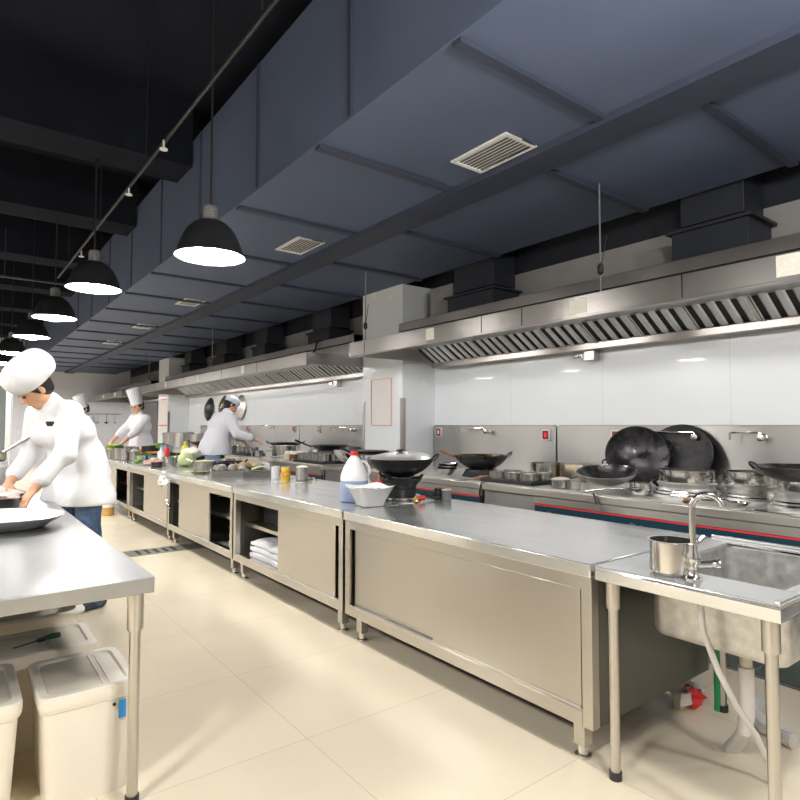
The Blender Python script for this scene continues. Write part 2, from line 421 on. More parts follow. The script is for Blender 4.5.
# pendant lamps
def pendant(loc,label):
    t=thing('pendant_lamp',label,'lamp',loc,group='bell pendant lamps in a row')
    shp=[(.045,.27),(.085,.262),(.125,.238),(.165,.195),(.195,.14),(.218,.08),(.238,.025),(.252,0),(.246,0),(.232,.025),(.212,.08),(.189,.138),(.159,.19),(.12,.23),(.08,.254),(.045,.262)]
    mk('lamp_shade',G().shell(shp,n=36),SHADE,t)
    mk('lamp_glow',G().lathe([(.001,-.035),(.05,-.032),(.12,-.014),(.236,.006),(.236,.02),(.001,.03)],n=36),GLOW,t,label='glowing white lamp opening')
    s=G().lathe([(.048,.25),(.052,.26),(.052,.36),(.045,.375),(.012,.385)],n=20)
    for i in range(5): s.lathe([(.052,.275+i*.018),(.055,.28+i*.018),(.052,.285+i*.018)],n=20)
    mk('socket',s,GREYM,t)
    mk('cord',G().cyl((0,0,.38),(0,0,CZ-loc[2]),.008,n=6),DARKM,t)
    return t
LOC=[(1.46,4.19,2.56),(1.06,6.28,2.66),(.98,8.35,2.67),(.93,10.45,2.68),(.82,12.6,2.64),(.76,14.4,2.61)]
LB=['black bell pendant lamp hanging nearest, largest in the row','second black bell pendant lamp from the front, left of the nearest','third bell pendant lamp, lit, above the aisle','fourth bell pendant lamp, small, just above the bending chef','fifth small glowing pendant lamp over the chef hat','sixth pendant lamp, farthest and partly cut off at the left']
p0=pendant(LOC[0],LB[0])
for l,b in zip(LOC[1:],LB[1:]):
    r=dup(p0,l,None,b)
# sprinkler pipe with heads
t=thing('sprinkler_pipe','thin dark sprinkler pipe with small heads under the upper ceiling','pipe',(1.24,3.6,3.5))
mk('pipe',G().cyl((.02,-1.6,0),(-.06,6.2,0),.014,n=8),DARKM,t)
for dy in (.95,2.05,4.5):
    h=G().lathe([(.03,.0),(.03,.008),(.012,.012)],c=(-.02,dy,-.075),n=12); h.cyl((-.02,dy,-.07),(-.02,dy,0),.008,n=8)
    mk('sprinkler_head',h,VENTW,t)
for dy in (-.8,1.5,3.4,5.6): mk('hanger',G().cyl((-.01,dy,.01),(-.01,dy,1.17),.005,n=6),DARKM,t)
t=thing('cable_conduit','dark conduit line hanging across the upper ceiling at far left','conduit',(.2,9.2,3.3))
mk('conduit',G().cyl((-1.5,0,0),(1.3,.05,0),.018,n=8),DUCT,t)
for dx in (-1.2,.15,.3): mk('hanger',G().cyl((dx,.02,0),(dx,.02,.64),.006,n=6),DUCT,t)

# ------------------------------------------------------------------ extractor hoods
HLAMP=mat('hood_tube_light',(1,.99,.98),.5,emit=30.)
def hood(y0,y1,label,stick,seams,far=False):
    L=y1-y0
    t=thing('extractor_hood',label,'hood',(0,y0,0))
    f=G().box(3.75,3.775,0,L,2.17,2.325)
    f.box(3.745,3.79,0,L,2.155,2.172)
    mk('fascia',f,HOODM,t,bev=.003)
    for sy in seams: 
        if 0<sy-y0<L: mk('seam',G().box(3.7475,3.7497,sy-y0-.004,sy-y0+.004,2.172,2.325),DARKM,t)
    for yy,nm in ((0,'end_panel'),(L-.02,'end_panel')):
        e=G().prism([(3.775,2.172),(5.19,2.172),(5.19,2.64),(4.5,2.64),(4.48,2.33),(3.775,2.325)],yy,yy+.02,Matrix(((1,0,0,0),(0,0,1,0),(0,1,0,0),(0,0,0,1))))
        mk(nm,e,HOODM,t)
    mk('roof',G().box(3.775,4.5,.02,L-.02,2.305,2.325),HOODM,t)
    mk('upper_box',G().box(4.5,5.19,.0,L,2.328,2.64),HOODM,t,bev=.003)
    mk('shadow_strip',G().box(4.494,4.4995,.03,L-.03,2.515,2.535),BLACK,t)  # black strip painted in for the shadow slit above the fascia
    mk('gutter',G().box(5.04,5.19,.02,L-.02,2.10,2.165),HOODM,t,bev=.004)
    # baffle filters, half a metre each, sloping from the roof down to the gutter
    a=Vector((4.52,0,2.50)); b=Vector((5.06,0,2.165)); d=(b-a).normalized(); nrm=Vector((d.z,0,-d.x))
    if nrm.z>0: nrm=-nrm
    n=max(1,int(round((L-.04)/.5))); w=(L-.04)/n
    if not far:
        for k in range(n):
            q=G(); s0=.02+k*w
            fr=[(s0+.004,s0+.018),(s0+w-.018,s0+w-.004)]
            m=4; st=(w-.036)/m
            for j in range(m):
                c=s0+.018+j*st
                A0,B0=a+nrm*.0,b+nrm*.0
                pts=[(c+st*.08,.012),(c+st*.20,.0),(c+st*.55,.0),(c+st*.67,.012)]
                vs=[]
                for P in (a,b):
                    for yy,h in pts: v=P+nrm*(.014-h); vs.append((v.x,yy,v.z))
                q.raw(vs,[(0,1,5,4),(1,2,6,5),(2,3,7,6)])
            for u0,u1 in fr:
                vs=[]
                for P in (a,b):
                    for yy in (u0,u1): v=P+nrm*.018; vs.append((v.x,yy,v.z))
                q.raw(vs,[(0,1,3,2)])
            mk('baffle_filter',q,ALU,t)
    k=.6
    while k<L-.7:
        mk('hood_lamp',G().box(3.93,3.99,k,k+.9,2.275,2.303),HLAMP,t)
        k+=1.5
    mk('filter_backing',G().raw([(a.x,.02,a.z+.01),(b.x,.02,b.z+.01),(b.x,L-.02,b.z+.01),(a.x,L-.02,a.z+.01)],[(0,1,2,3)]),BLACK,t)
    for yy,w,h in stick: mk('sticker',G().box(3.7455,3.7498,yy-y0-w/2,yy-y0+w/2,2.19,2.19+h),STICK,t,label='pale sticker')
    return t
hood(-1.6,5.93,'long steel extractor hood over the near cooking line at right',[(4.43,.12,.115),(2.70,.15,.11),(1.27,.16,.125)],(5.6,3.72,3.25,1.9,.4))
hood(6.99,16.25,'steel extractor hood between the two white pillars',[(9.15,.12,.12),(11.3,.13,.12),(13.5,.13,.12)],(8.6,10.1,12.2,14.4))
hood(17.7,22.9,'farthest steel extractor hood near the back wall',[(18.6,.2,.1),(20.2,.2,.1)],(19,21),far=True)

def riser(x0,y0,y1,base,label,z1=3.195,cz=2.92):
    t=thing('exhaust_duct',label,'duct',(0,y0,2.642))
    w=y1-y0
    mk('collar',G().box(x0-.06,5.15,-.05,w+.05,0,cz-2.642),DUCT,t,bev=.004)
    mk('flange',G().box(x0-.09,5.16,-.09,w+.09,cz-2.642,cz-2.642+.025),DUCT,t)
    mk('shaft',G().box(x0,5.14,0,w,cz-2.577,3.9-2.642),DUCT,t,bev=.004)
    return t
riser(4.78,1.93,2.42,0,'dark exhaust duct with wide collar rising from the near hood at right')
riser(4.78,4.55,5.20,0,'dark exhaust duct rising from the left end of the near hood',cz=2.86)
riser(4.78,8.1,8.7,0,'dark exhaust duct on the middle hood, nearest of its row',cz=2.86)
riser(4.78,10.5,11.0,0,'dark exhaust duct on the middle hood, second in its row',cz=2.86)
riser(4.78,12.6,13.3,0,'dark exhaust duct on the middle hood, third in its row',cz=2.86)
riser(4.78,15.0,15.5,0,'dark exhaust duct on the middle hood, beside the far pillar',cz=2.86)
g=G().box(4.90,5.185,5.28,5.72,2.642,3.05)
single('vent_box',G().box(0,.28,0,.44,0,.46),mat('grey_sheet_box',(.36,.34,.32),.5,.3,noise=.1),'grey sheet metal box on the near hood beside the white pillar','box',(4.88,5.32,2.642),bev=.006)
def rod(x,y,z0,z1,label,clamp=True):
    t=thing('hanger_rod',label,'rod',(x,y,z0))
    mk('rod',G().cyl((0,0,0),(0,0,z1-z0),.007,n=6),GREYM,t)
    mk('turnbuckle',G().lathe([(.008,.16),(.024,.18),(.024,.23),(.008,.25)],n=10),DARKM,t)
    mk('spare_wire',G().tube([(0,0,.2),(.0,-.03,.32),(.0,-.06,.45)],.004,n=6),DARKM,t)
rod(3.9,2.60,2.327,3.197,'threaded hanger rod holding up the near hood')
rod(3.9,5.80,2.327,3.197,'threaded hanger rod at the left end of the near hood')
rod(3.9,11.0,2.327,3.197,'threaded hanger rod holding up the middle hood')
rod(3.9,15.5,2.327,3.197,'thin hanger rod at the far end of the middle hood')
single('power_cable',G().tube([(4.1,7.2,2.34),(4.2,7.5,2.345),(4.3,8.0,2.36),(4.44,8.0,2.5),(4.475,8.0,2.63),(4.53,8.02,2.665),(4.68,8.05,2.66)],.014,n=8),BLACK,'black cable draped over the right end of the middle hood','cable')
# small steel boxes under the hoods
for y,l in ((3.55,'small steel valve box on the wall under the near hood'),(8.5,'small steel valve box on the wall under the middle hood')):
    t=thing('valve_box',l,'valve box',(WX-.10,y,2.0))
    mk('box',G().box(0,.099,-.06,.06,0,.098),ALU,t,bev=.004); mk('spout',G().box(-.02,.05,.06,.17,.03,.07),CHROME,t,bev=.004)
# floor drains
t=thing('floor_drain','dark slotted drain grate set in the cream floor by the counter','drain',(1.48,6.5,0))
mk('channel',G().box(0,1.45,0,.30,.0005,.004),DRAIN,t)
b=G()
for i in range(5): b.box(.10+i*.09,.135+i*.09,.04,.26,.004,.0055)
mk('slot',b,BLACK,t,label='row of dark slots')
t=thing('floor_drain','wide dark green drain channel running along the aisle behind the sink','drain',(3.45,-1.2,0))
mk('channel',G().box(0,.62,0,7.0,.0005,.004),DRAIN,t)
for i in range(16): mk('cover_plate',G().box(.03,.59,.03+i*.435,.03+i*.435+.42,.004,.007),mat('drain_cover',(.10,.12,.10),.45,.3,noise=.2),t)
# ------------------------------------------------------------------ steel counters down the middle
CX=2.0
def foot_leg(par,x,y,h,sq=True):
    g=G().box(x-.027,x+.027,y-.027,y+.027,.05,h)
    l=mk('leg',g,STEEL,par,bev=.003)
    mk('foot',G().lathe([(.034,0),(.034,.010),(.022,.016),(.022,.051)],c=(x,y,0),n=16),CHROME,l)
def counter(y0,y1,doors,label,depth=.97):
    L=y1-y0
    t=thing('steel_counter',label,'counter',(CX,y0,0),group=None)
    mk('worktop',G().box(0,depth,0,L,.745,.80),TOP,t,bev=.004)
    fr=G()
    fr.box(.012,.06,.004,.052,.155,.745); fr.box(.012,.06,L-.052,L-.004,.155,.745)
    fr.box(.014,.06,.052,L-.052,.69,.744); fr.box(.010,.07,.052,L-.052,.155,.215)
    mk('face_frame',fr,STEEL,t,bev=.002)
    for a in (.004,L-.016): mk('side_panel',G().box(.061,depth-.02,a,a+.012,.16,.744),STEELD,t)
    mk('back_panel',G().box(depth-.02,depth-.008,.004,L-.004,.16,.744),STEELV,t)
    mk('bottom_shelf',G().box(.061,depth-.021,.017,L-.017,.185,.205),STEEL,t)
    mk('middle_shelf',G().box(.12,depth-.021,.017,L-.017,.45,.48),STEEL,t)
    mk('door_track',G().box(.016,.06,.053,L-.053,.2155,.222),CHROME,t)
    for a,b,front in doors:
        x=.018 if front else .040
        d=mk('sliding_door',G().box(x,x+.016,a-y0,b-y0,.2225,.689),STEEL,t,bev=.002)
        mk('door_lip',G().box(x-.003,x-.0002,a-y0,b-y0,.2225,.229),CHROME,d)
    for yy in (.10,L-.10):
        for xx in (.08,depth-.08): foot_leg(t,xx,yy,.154)
    return t
counter(1.40,3.22,[(1.46,2.37,True),(2.32,3.145,False)],'long steel counter with two closed sliding doors, nearest one')
counter(3.245,5.085,[(3.35,4.20,True)],'steel counter with an open bay holding folded white cloths')
counter(5.11,7.08,[(5.72,6.68,True)],'steel counter with a tray of vegetables on top, door slid to the middle')
counter(7.105,8.98,[(7.17,8.17,True)],'steel counter with open left bay of white boxes')
counter(9.005,10.88,[(9.80,10.82,True)],'steel counter with a tall dark open gap, beside the bending chef')

# ------------------------------------------------------------------ sink table
t=thing('sink_table','steel sink table on round legs at the right end of the counter','sink',(CX,.735,0))
L=.645; hx0,hx1,hy0,hy1=.20,.87,.06,.53
top=G()
top.box(0,hx0,0,L,.785,.80); top.box(hx1,.97,0,L,.785,.80); top.box(hx0,hx1,hy1,L,.785,.80); top.box(hx0,hx1,0,hy0,.785,.80)
top.box(0,.012,0,L,.745,.785); top.box(.958,.97,0,L,.745,.785); top.box(.012,.958,0,.012,.745,.785); top.box(.012,.958,L-.012,L,.745,.785)
top.box(0,.97,0,.016,.80,.812); top.box(.955,.97,.016,L,.80,.812)
mk('worktop',top,TOP,t,bev=.002)
def open_basin(x0,x1,y0,y1,zb,zt,r,th=.006,n=5):
    def ring(q,z):
        pts=[]
        for cx,cy,a0 in ((x1-r,y1-r,0),(x0+r,y1-r,90),(x0+r,y0+r,180),(x1-r,y0+r,270)):
            for i in range(n+1):
                a=R(a0+90*i/n); pts.append((cx+(r+q)*math.cos(a),cy+(r+q)*math.sin(a),z))
        return pts
    rings=[ring(0,zt),ring(0,zb+.03),ring(-.012,zb+.008),ring(-.03,zb),ring(-.03-.0,zb+th),ring(-.012-th,zb+.010+th),ring(-th,zb+.03),ring(-th,zt)]
    m=len(rings[0]); g=G(); vs=[p for q in rings for p in q]; fs=[]
    for a in range(len(rings)):
        b=(a+1)%len(rings)
        if a==3: continue
        for k in range(m): l=(k+1)%m; fs.append((a*m+k,a*m+l,b*m+l,b*m+k))
    fs.append(tuple(3*m+k for k in reversed(range(m)))); fs.append(tuple(4*m+k for k in range(m)))
    g.raw(vs,fs); return g
mk('basin',open_basin(hx0-.003,hx1+.003,hy0-.003,hy1+.003,.53,.786,.045),BASIN,t)
dr=G().lathe([(.0,.0),(.022,.0),(.024,.10),(.045,.105),(.048,.14),(.038,.145),(.001,.15)],c=(.50,.31,.375),n=18)
mk('drain_cup',dr,PLASTD,t)
mk('drain_pipe',G().tube([(.50,.31,.40),(.50,.31,.22),(.50,.32,.15),(.53,.34,.12),(.58,.38,.06),(.60,.42,.006)],.028,n=12),PVC,t,label='grey drain pipe')
for yy in (.045,L-.05):
    for xx in (.045,.925):
        lg=G().cyl((xx,yy,.03),(xx,yy,.745),.019,n=16)
        lo=mk('leg',lg,STEEL,t)
        mk('leg_socket',G().lathe([(.026,.64),(.0265,.645),(.0265,.745)],c=(xx,yy,0),n=20),STEEL,lo)
        mk('foot',G().lathe([(.024,0),(.024,.03)],c=(xx,yy,0),n=16),DARKM,lo)
# tap
t=thing('sink_tap','chrome swan-neck tap standing on the front rim of the sink','tap',(2.10,1.045,.80))
mk('tap_body',G().lathe([(.030,.0),(.030,.006),(.020,.02),(.019,.05),(.025,.062),(.025,.085),(.017,.10),(.018,.112),(.014,.125)],n=20),CHROME,t)
dv=Vector((.42,-.91,0)); pts=[(0,0,.115),(0,0,.23),(0,0,.252)]
for i in range(1,13):
    a=math.pi*i/13; q=.048*(1-math.cos(a)); pts.append((dv.x*q,dv.y*q,.252+.048*math.sin(a)))
pts=[(0,0,.11)]+pts[1:]
mk('spout',G().tube(pts,.0115,n=14),CHROME,t)
hd=G().tube([(0,0,.052),(.012,-.026,.055),(.028,-.06,.06)],[.014,.014,.014],n=12); hd.lathe([(.016,-.012),(.019,0),(.016,.014),(.005,.018)],M=dirM((.03,-.066,.061),(.35,-.9,.08)),n=14)
mk('tap_handle',hd,CHROME,t)
single('water_hose',G().tube([(2.12,1.035,.74),(2.13,1.03,.62),(2.17,1.0,.48),(2.26,.98,.34),(2.36,.96,.22),(2.44,.95,.10),(2.47,.95,.012)],.011,n=10),PVC,'grey flexible hose hanging from the tap to the floor','hose')
single('water_pipe',G().cyl((2.915,1.345,0),(2.915,1.345,.70),.018,n=12),GREENP,'green upright water pipe behind the sink drain','pipe')
g=G().blob((0,0,.05),.07,3,amp=.25,sz=.7,sx=1.5); 
t=thing('plastic_bag','crumpled red and white bag on the floor under the sink','bag',(2.85,1.47,0),.3)
mk('bag',g,PAPER,t); mk('print',G().blob((-.03,-.03,.055),.05,5,amp=.3,sz=.9),RED,t,label='red printed side')
single('pipe_elbow',G().tube([(3.1,1.25,.03),(2.95,1.2,.03),(2.85,1.12,.03),(2.82,1.0,.03)],.03,n=10),PVC,'pinkish grey waste pipe lying on the floor under the sink','pipe')

# ------------------------------------------------------------------ cooking ranges along the wall
RX=4.0; SX=5.14
def splash(par,y0,y1,ymin):
    w=y1-y0-.008; r=.03; pts=[(0+.004,.80),(w,.80),(w,1.34-r)]+[(w-r+r*math.cos(R(a)),1.34-r+r*math.sin(R(a))) for a in (30,60,90)]+[(.004+r+r*math.cos(R(a)),1.34-r+r*math.sin(R(a))) for a in (90,120,150,180)]
    M=Matrix(((0,0,1,0),(1,0,0,0),(0,1,0,0),(0,0,0,1)))
    pts=[(p[0]+y0-ymin,p[1]) for p in pts]
    mk('cap_strip',G().box(SX-RX-.004,SX-RX+.052,y0-ymin+.03,y1-ymin-.035,1.338,1.348),HOODM,par)
    return mk('backsplash',G().prism(pts,SX-RX,SX-RX+.05,M),STEELV,par,bev=.004)
def switch(par,y,z,lit):
    X=SX-RX
    s=mk('switch_box',G().prism([(a*.054+ (.0),b*.062) for a,b in ((-1,-.8),(-.8,-1),(.8,-1),(1,-.8),(1,.8),(.8,1),(-.8,1),(-1,.8))],X-.022,X-.001,Matrix(((0,0,1,0),(1,0,0,y),(0,1,0,z),(0,0,0,1)))),ALU,par,bev=.003)
    mk('switch_face',G().cbox((X-.0235,y,z),(.006,.078,.092)),mat('switch_dark_red',(.25,.01,.02),.3) ,s,bev=.002)
    mk('indicator',G().cbox((X-.028,y-.004,z),(.005,.026,.048)),REDL if lit else VENTW,s)
def filler(par,y,z,reach):
    X=SX-RX
    p=mk('pot_filler',G().lathe([(.03,0),(.03,.01),(.022,.015),(.022,.05),(.028,.055),(.028,.08),(.001,.085)],M=dirM((X,y,z),(-1,0,0)),n=16),CHROME,par)
    mk('swing_arm',G().tube([(X-.06,y,z+.03),(X-.07,y+.02,z+.04),(X-.09,y+reach-.02,z+.04),(X-.092,y+reach,z+.035),(X-.092,y+reach,z-.02)],.009,n=8),CHROME,p)
def rng_unit(y0,y1,label,splits,blue,switches,fillers):
    L=y1-y0
    t=thing('cooking_range',label,'range',(RX,y0,0))
    b=G().box(.04,1.13,.006,L-.006,.12,.735)
    mk('body',b,STEELV,t)
    tp=G().box(.0,1.135,.004,L-.004,.735,.80)
    mk('range_top',tp,STEEL,t,bev=.008)
    mk('top_plate',G().box(.035,1.13,.02,L-.02,.8005,.806),ALU,t)
    for a,c in blue:
        p=mk('control_panel',G().box(.016,.039,a-y0,c-y0,.50,.672),TEAL,t,bev=.003,label='dark teal panel with a red stripe')
        mk('stripe',G().box(.0135,.0158,a-y0,c-y0,.660,.676),REDST,p,label='red stripe')
        mk('ledge',G().box(.006,.0398,a-y0,c-y0,.678,.734),STEEL,p)
        k=a+.35
        while k<c-.2:
            kb=mk('gas_valve',G().lathe([(.018,0),(.018,.03),(.012,.035)],M=dirM((.016,k-y0,.60),(-1,0,0)),n=12),DARKM,p)
            mk('lever',G().tube([(-.018,k-y0,.60),(-.03,k-y0+.03,.625),(-.03,k-y0+.06,.63)],.006,n=6),CHROME,kb)
            k+=.75
    for a,c in splits: splash(t,a,c,y0)
    for y,z,l in switches: switch(t,y-y0,z,l)
    for y,z,rr in fillers: filler(t,y-y0,z,rr)
    for yy in (.15,L-.15):
        for xx in (.12,1.0): mk('leg',G().lathe([(.025,0),(.025,.12)],c=(xx,yy,0),n=12),CHROME,t)
    return t
rng_unit(4.0,6.02,'steel wok range with one blue panel beside the white pillar',[(4.0,6.02)],[(4.02,5.98)],[(5.88,1.255,False),(4.12,1.24,True)],[(4.97,1.27,.43)])
rng_unit(-1.0,3.985,'long steel wok range with red-striped panel behind the sink',[(1.45,3.99),(-1.0,1.44)],[(-.98,3.36)],[(3.27,1.24,True)],[(2.49,1.245,.36),(1.97,1.245,.22)])
rng_unit(7.0,9.83,'steel range behind the counter with jars, just left of the white pillar',[(7.0,9.83)],[(7.03,9.8)],[(9.08,1.28,False)],[(7.95,1.27,.6)])
rng_unit(9.845,12.9,'steel range where the chef stands cooking',[(9.845,12.9)],[(9.88,12.85)],[(10.03,1.28,True),(12.2,1.28,True)],[(10.94,1.30,.4)])
rng_unit(12.92,16.4,'farthest steel range, below the hanging woks',[(12.92,15.3)],[(12.95,16.3)],[(13.6,1.28,False)],[(14.6,1.28,.4)])
# prep table with utensils, left foreground
TX0,TX1,TY0,TY1=-.75,.595,2.235,5.45
t=thing('work_table','large steel work table with round legs in the left foreground','table',(TX1,TY0,0))
mk('tabletop',G().box(TX0-TX1,0,0,TY1-TY0,.745,.80),TOP2,t,bev=.003)
for xx in (-.05,TX0-TX1+.05):
    for yy in (.055,TY1-TY0-.06):
        l=mk('leg',G().cyl((xx,yy,.03),(xx,yy,.745),.019,n=18),STEEL,t)
        mk('leg_socket',G().lathe([(.0265,.61),(.0275,.615),(.0275,.745)],c=(xx,yy,0),n=20),STEEL,l)
        mk('foot',G().lathe([(.024,0),(.024,.03)],c=(xx,yy,0),n=16),DARKM,l)
# ------------------------------------------------------------------ pans, pots and food
RT=.8065; CT=.8005
def wok_prof(r,d,th=.004,n=9):
    Rr=(r*r+d*d)/(2*d); a1=math.asin(min(1,r/Rr)); o=[]; i=[]
    for k in range(n+1):
        a=a1*k/n; o.append((max(.0005,Rr*math.sin(a)),Rr*(1-math.cos(a)))); i.append((max(.0005,(Rr-th)*math.sin(a)),Rr-(Rr-th)*math.cos(a)))
    return o+[(r+.004,d+.002)]+i[::-1]
def loop_handle(par,r,d,ang,m,size=.06,tilt=.35,name='handle'):
    u=Vector((math.cos(ang),math.sin(ang),0)); v=Vector((-u.y,u.x,0)); o=u*(r-.006)+Vector((0,0,d-.015))
    w=(u*math.cos(tilt*2.2)+Vector((0,0,math.sin(tilt*2.2)))).normalized()
    pts=[o-v*size*.7]+[o+w*(size*.35+size*.75*math.sin(R(a)))-v*size*.7*math.cos(R(a)) for a in range(15,170,22)]+[o+v*size*.7]
    return mk(name,G().tube(pts,.007,n=8),m,par)
def wok(label,loc,r,d,m=None,min_=None,M=None,loops=(),stick=None,group=None,name='wok',cat='wok'):
    t=thing(name,label,cat,loc,0,group)
    if M is not None: t.rotation_euler=M.to_euler()
    b=mk('bowl',G().shell(wok_prof(r,d),n=40),m or IRON,t)
    if min_: 
        p=wok_prof(r-.006,d-.004,.001)[:10]; mk('inner_surface',G().shell([(a,z+.0065) for a,z in p],n=40),min_,t)
    for a in loops: loop_handle(t,r,d,a,m or IRON)
    if stick is not None:
        a,mm,ln=stick; u=Vector((math.cos(a),math.sin(a),0)); o=u*(r-.01)+Vector((0,0,d-.02)); e=u*(r+ln)+Vector((0,0,d+ln*.35))
        mk('long_handle',G().tube([o,o.lerp(e,.4),e],[.012,.014,.017],n=10),mm,t)
    return t
def pot(label,loc,r,h,m=PAN,rim=True,handle=None,loops=(),content=None,lev=.8,group=None,name='cooking_pot',cat='pot',bulge=0):
    t=thing(name,label,cat,loc,0,group)
    o=[(.001,0),(r-.012,0),(r,.012),(r+bulge,h*.5),(r,h-.004),(r+(.006 if rim else 0),h),(r-.003,h),(r-.004+bulge*.9,h*.5),(r-.005,.018),(r-.016,.006),(.001,.006)]
    mk('body',G().shell(o,n=32),m,t)
    if content: mk('contents',G().lathe([(r-.006,h*lev-.012),(r-.006,h*lev),(r*.6,h*lev+.01),(.001,h*lev+.018)],n=20),content,t)
    if handle is not None:
        a,ln=handle; u=Vector((math.cos(a),math.sin(a),0)); o=u*r+Vector((0,0,h*.8))
        mk('long_handle',G().tube([o,o+u*.03+Vector((0,0,.012)),o+u*ln+Vector((0,0,.03))],[.008,.009,.011],n=10),m,t)
    for a in loops: loop_handle(t,r+.004,h*.9,a,m,.035,.0)
    return t
def tin(label,loc,r,h,m,top=None,band=None,group=None,name='tin_can',cat='can',content=None):
    t=thing(name,label,cat,loc,0,group)
    mk('body',G().lathe([(r-.002,0),(r,.003),(r,h-.003),(r+.001,h),(r-.004,h),(r-.004,h-.008),(.001,h-.008)],n=24),m,t)
    if band: mk('band',G().lathe([(r+.0006,h*.22),(r+.0006,h*.78)],n=24),band,t)
    if content: 
        g=G()
        for k in range(5): g.blob((random.uniform(-.5,.5)*r,random.uniform(-.5,.5)*r,h+.004),r*.5,k+int(loc[1]*10),n=8)
        mk('contents',g,content,t)
    elif top: mk('lid',G().lathe([(r,h),(r,h+.006),(.001,h+.007)],n=24),top,t)
    return t
def bottle(label,loc,r,h,m,cap,capm,neck=.35,name='sauce_bottle',band=None,group=None):
    t=thing(name,label,'bottle',loc,0,group)
    s=h*.62
    mk('body',G().lathe([(r-.004,0),(r,.005),(r,s),(r*.85,s+.1*h),(r*neck,s+.2*h),(r*neck,h*.88)],n=20),m,t)
    mk('cap',G().lathe([(r*neck+.003,h*.86),(r*neck+.003,h*.97),(r*neck*.6,h),(.001,h)],n=16),capm,t)
    if band: mk('paper_label',G().lathe([(r+.0006,h*.12),(r+.0006,h*.5)],n=20),band,t)
    return t
def lathe_thing(name,label,cat,loc,prof,m,part='body',n=32,group=None,shell=True,sx=1,sy=1,rz=0):
    g=G(); (g.shell if shell else g.lathe)(prof,n=n,sx=sx,sy=sy)
    return single(name,g,m,label,cat,loc,rz,group)
def bowl_prof(r,h,base,th=.004): return [(.001,0),(base,0),(base,.006),(r*.85,h*.6),(r,h),(r-th,h),(r*.85-th,h*.6+th),(base-.006,.012),(.001,.012)]
il=Vector((-.795,.606,0)); angL=math.atan2(.606,-.795); angR=angL+math.pi   # pointing left and right along the photo's width

# --- range beside the pillar
def ring(label,loc,r,h,m=DARKM):
    return lathe_thing('wok_ring',label,'wok ring',loc,[(r,0),(r+.01,.004),(r-.02,h*.6),(r-.03,h),(r-.045,h),(r-.035,h*.6),(r-.02,.004),(r,0)],m)
ring('black iron ring burner under the brown oily wok by the pillar',(4.5,Yx(481,4.5),RT),.20,.07)
wok('brown oily wok with wooden handle and loop handle, by the pillar',(4.5,Yx(481,4.5),RT+.055),.295,.165,IRON,BROWNI,loops=(angR+.15,),stick=(angL-.25,CARD,.15))
def bowl_stack(label,x,y,n):
    for k in range(n): lathe_thing('steel_bowl',label[k],'bowl',(x+k*.01,y-k*.008,RT+.002+k*.03),bowl_prof(.125,.07,.06),CHROME,n=28)
bowl_stack(['bottom steel bowl of the small stack left of the brown wok','steel bowl in the middle of the stack left of the brown wok','top shiny steel bowl of the stack left of the brown wok'],4.28,Yx(446,4.28),3)
def ladle(label,p,d,ln,br,m=CHROME,tilt=.12,hm=None,name='ladle'):
    t=thing(name,label,'ladle',p,0); u=Vector((d[0],d[1],0)).normalized()
    mk('bowl',G().shell(wok_prof(br,br*.55,.003,6),n=24),m,t)
    o=u*br+Vector((0,0,br*.5)); e=u*(br+ln)+Vector((0,0,br*.5+ln*tilt))
    mk('handle',G().tube([o,o+u*.05+Vector((0,0,.02)),e],[.006,.007,.008],n=8),hm or m,t)
    return t
t=thing('spatula','pale flat spatula with brown handle lying in front of the brown wok','spatula',(4.07,Yx(468,4.07),RT+.002),R(-52))
mk('blade',G().raw([(-.12,-.04,.002),(.05,-.035,.012),(.05,.035,.012),(-.12,.04,.002),(-.12,-.04,.006),(.05,-.035,.016),(.05,.035,.016),(-.12,.04,.006)],[(3,2,1,0),(4,5,6,7),(0,1,5,4),(1,2,6,5),(2,3,7,6),(3,0,4,7)]),ALU,t)
mk('handle',G().tube([(.05,0,.014),(.12,0,.03),(.20,0,.035)],[.009,.013,.014],n=8),CARD,t)
# --- tray of round spice tins on the plain steel stand
ty=Yx(520,4.30)
t=thing('black_tray','flat black tray holding six round steel tins','tray',(4.30,ty,RT))
mk('tray',G().box(-.22,.22,-.31,.31,0,.012).box(-.225,-.215,-.315,.315,0,.035).box(.215,.225,-.315,.315,0,.035).box(-.215,.215,-.315,-.305,0,.035).box(-.215,.215,.305,.315,0,.035),DARKM,t,bev=.002)
TL=[['front left','front middle','front right'],['back left','back middle','back right']]
for a in range(2):
    for b in range(3):
        pot('round steel tin, %s one of six on the black tray'%TL[a][b],(4.30-.10+a*.20,ty+.19-b*.19,RT+.013),.088,.085,PAN,content=CAULI if b else MUSH,lev=.75,group='steel tins on the black tray',name='steel_tin',cat='tin')
pot('wide steel pot against the backsplash behind the tray of tins',(4.93,Yx(547,4.93),RT),.17,.15,PAN,rim=True,loops=(math.pi/2,-math.pi/2))
pot('stained steel pot with heat-browned base left of the leaning woks',(4.90,Yx(577,4.90),RT),.165,.16,mat('stained_steel',(.50,.42,.30),.28,1,noise=.3,nscale=(5,5,9)),bulge=.008,content=MUSH,lev=.95)
pot('small steel saucepan heaped with pale meat near the range edge',(4.17,Yx(560,4.17),RT),.085,.075,PAN,content=FISHM,lev=1.05,handle=(angR+.6,.12),name='saucepan')
lathe_thing('drinking_glass','clear glass beside the small saucepan of pale meat','glass',(4.14,Yx(575,4.14),RT),[(.001,0),(.035,0),(.042,.09),(.039,.09),(.033,.006),(.001,.006)],GLASS)
wok('shallow shiny steel wok with dark inside at the middle of the range',(4.30,Yx(606,4.30),RT+.045),.245,.115,CHROME,IRONIN,name='steel_wok').rotation_euler=dirM((0,0,0),(-.15,-.08,1)).to_euler()
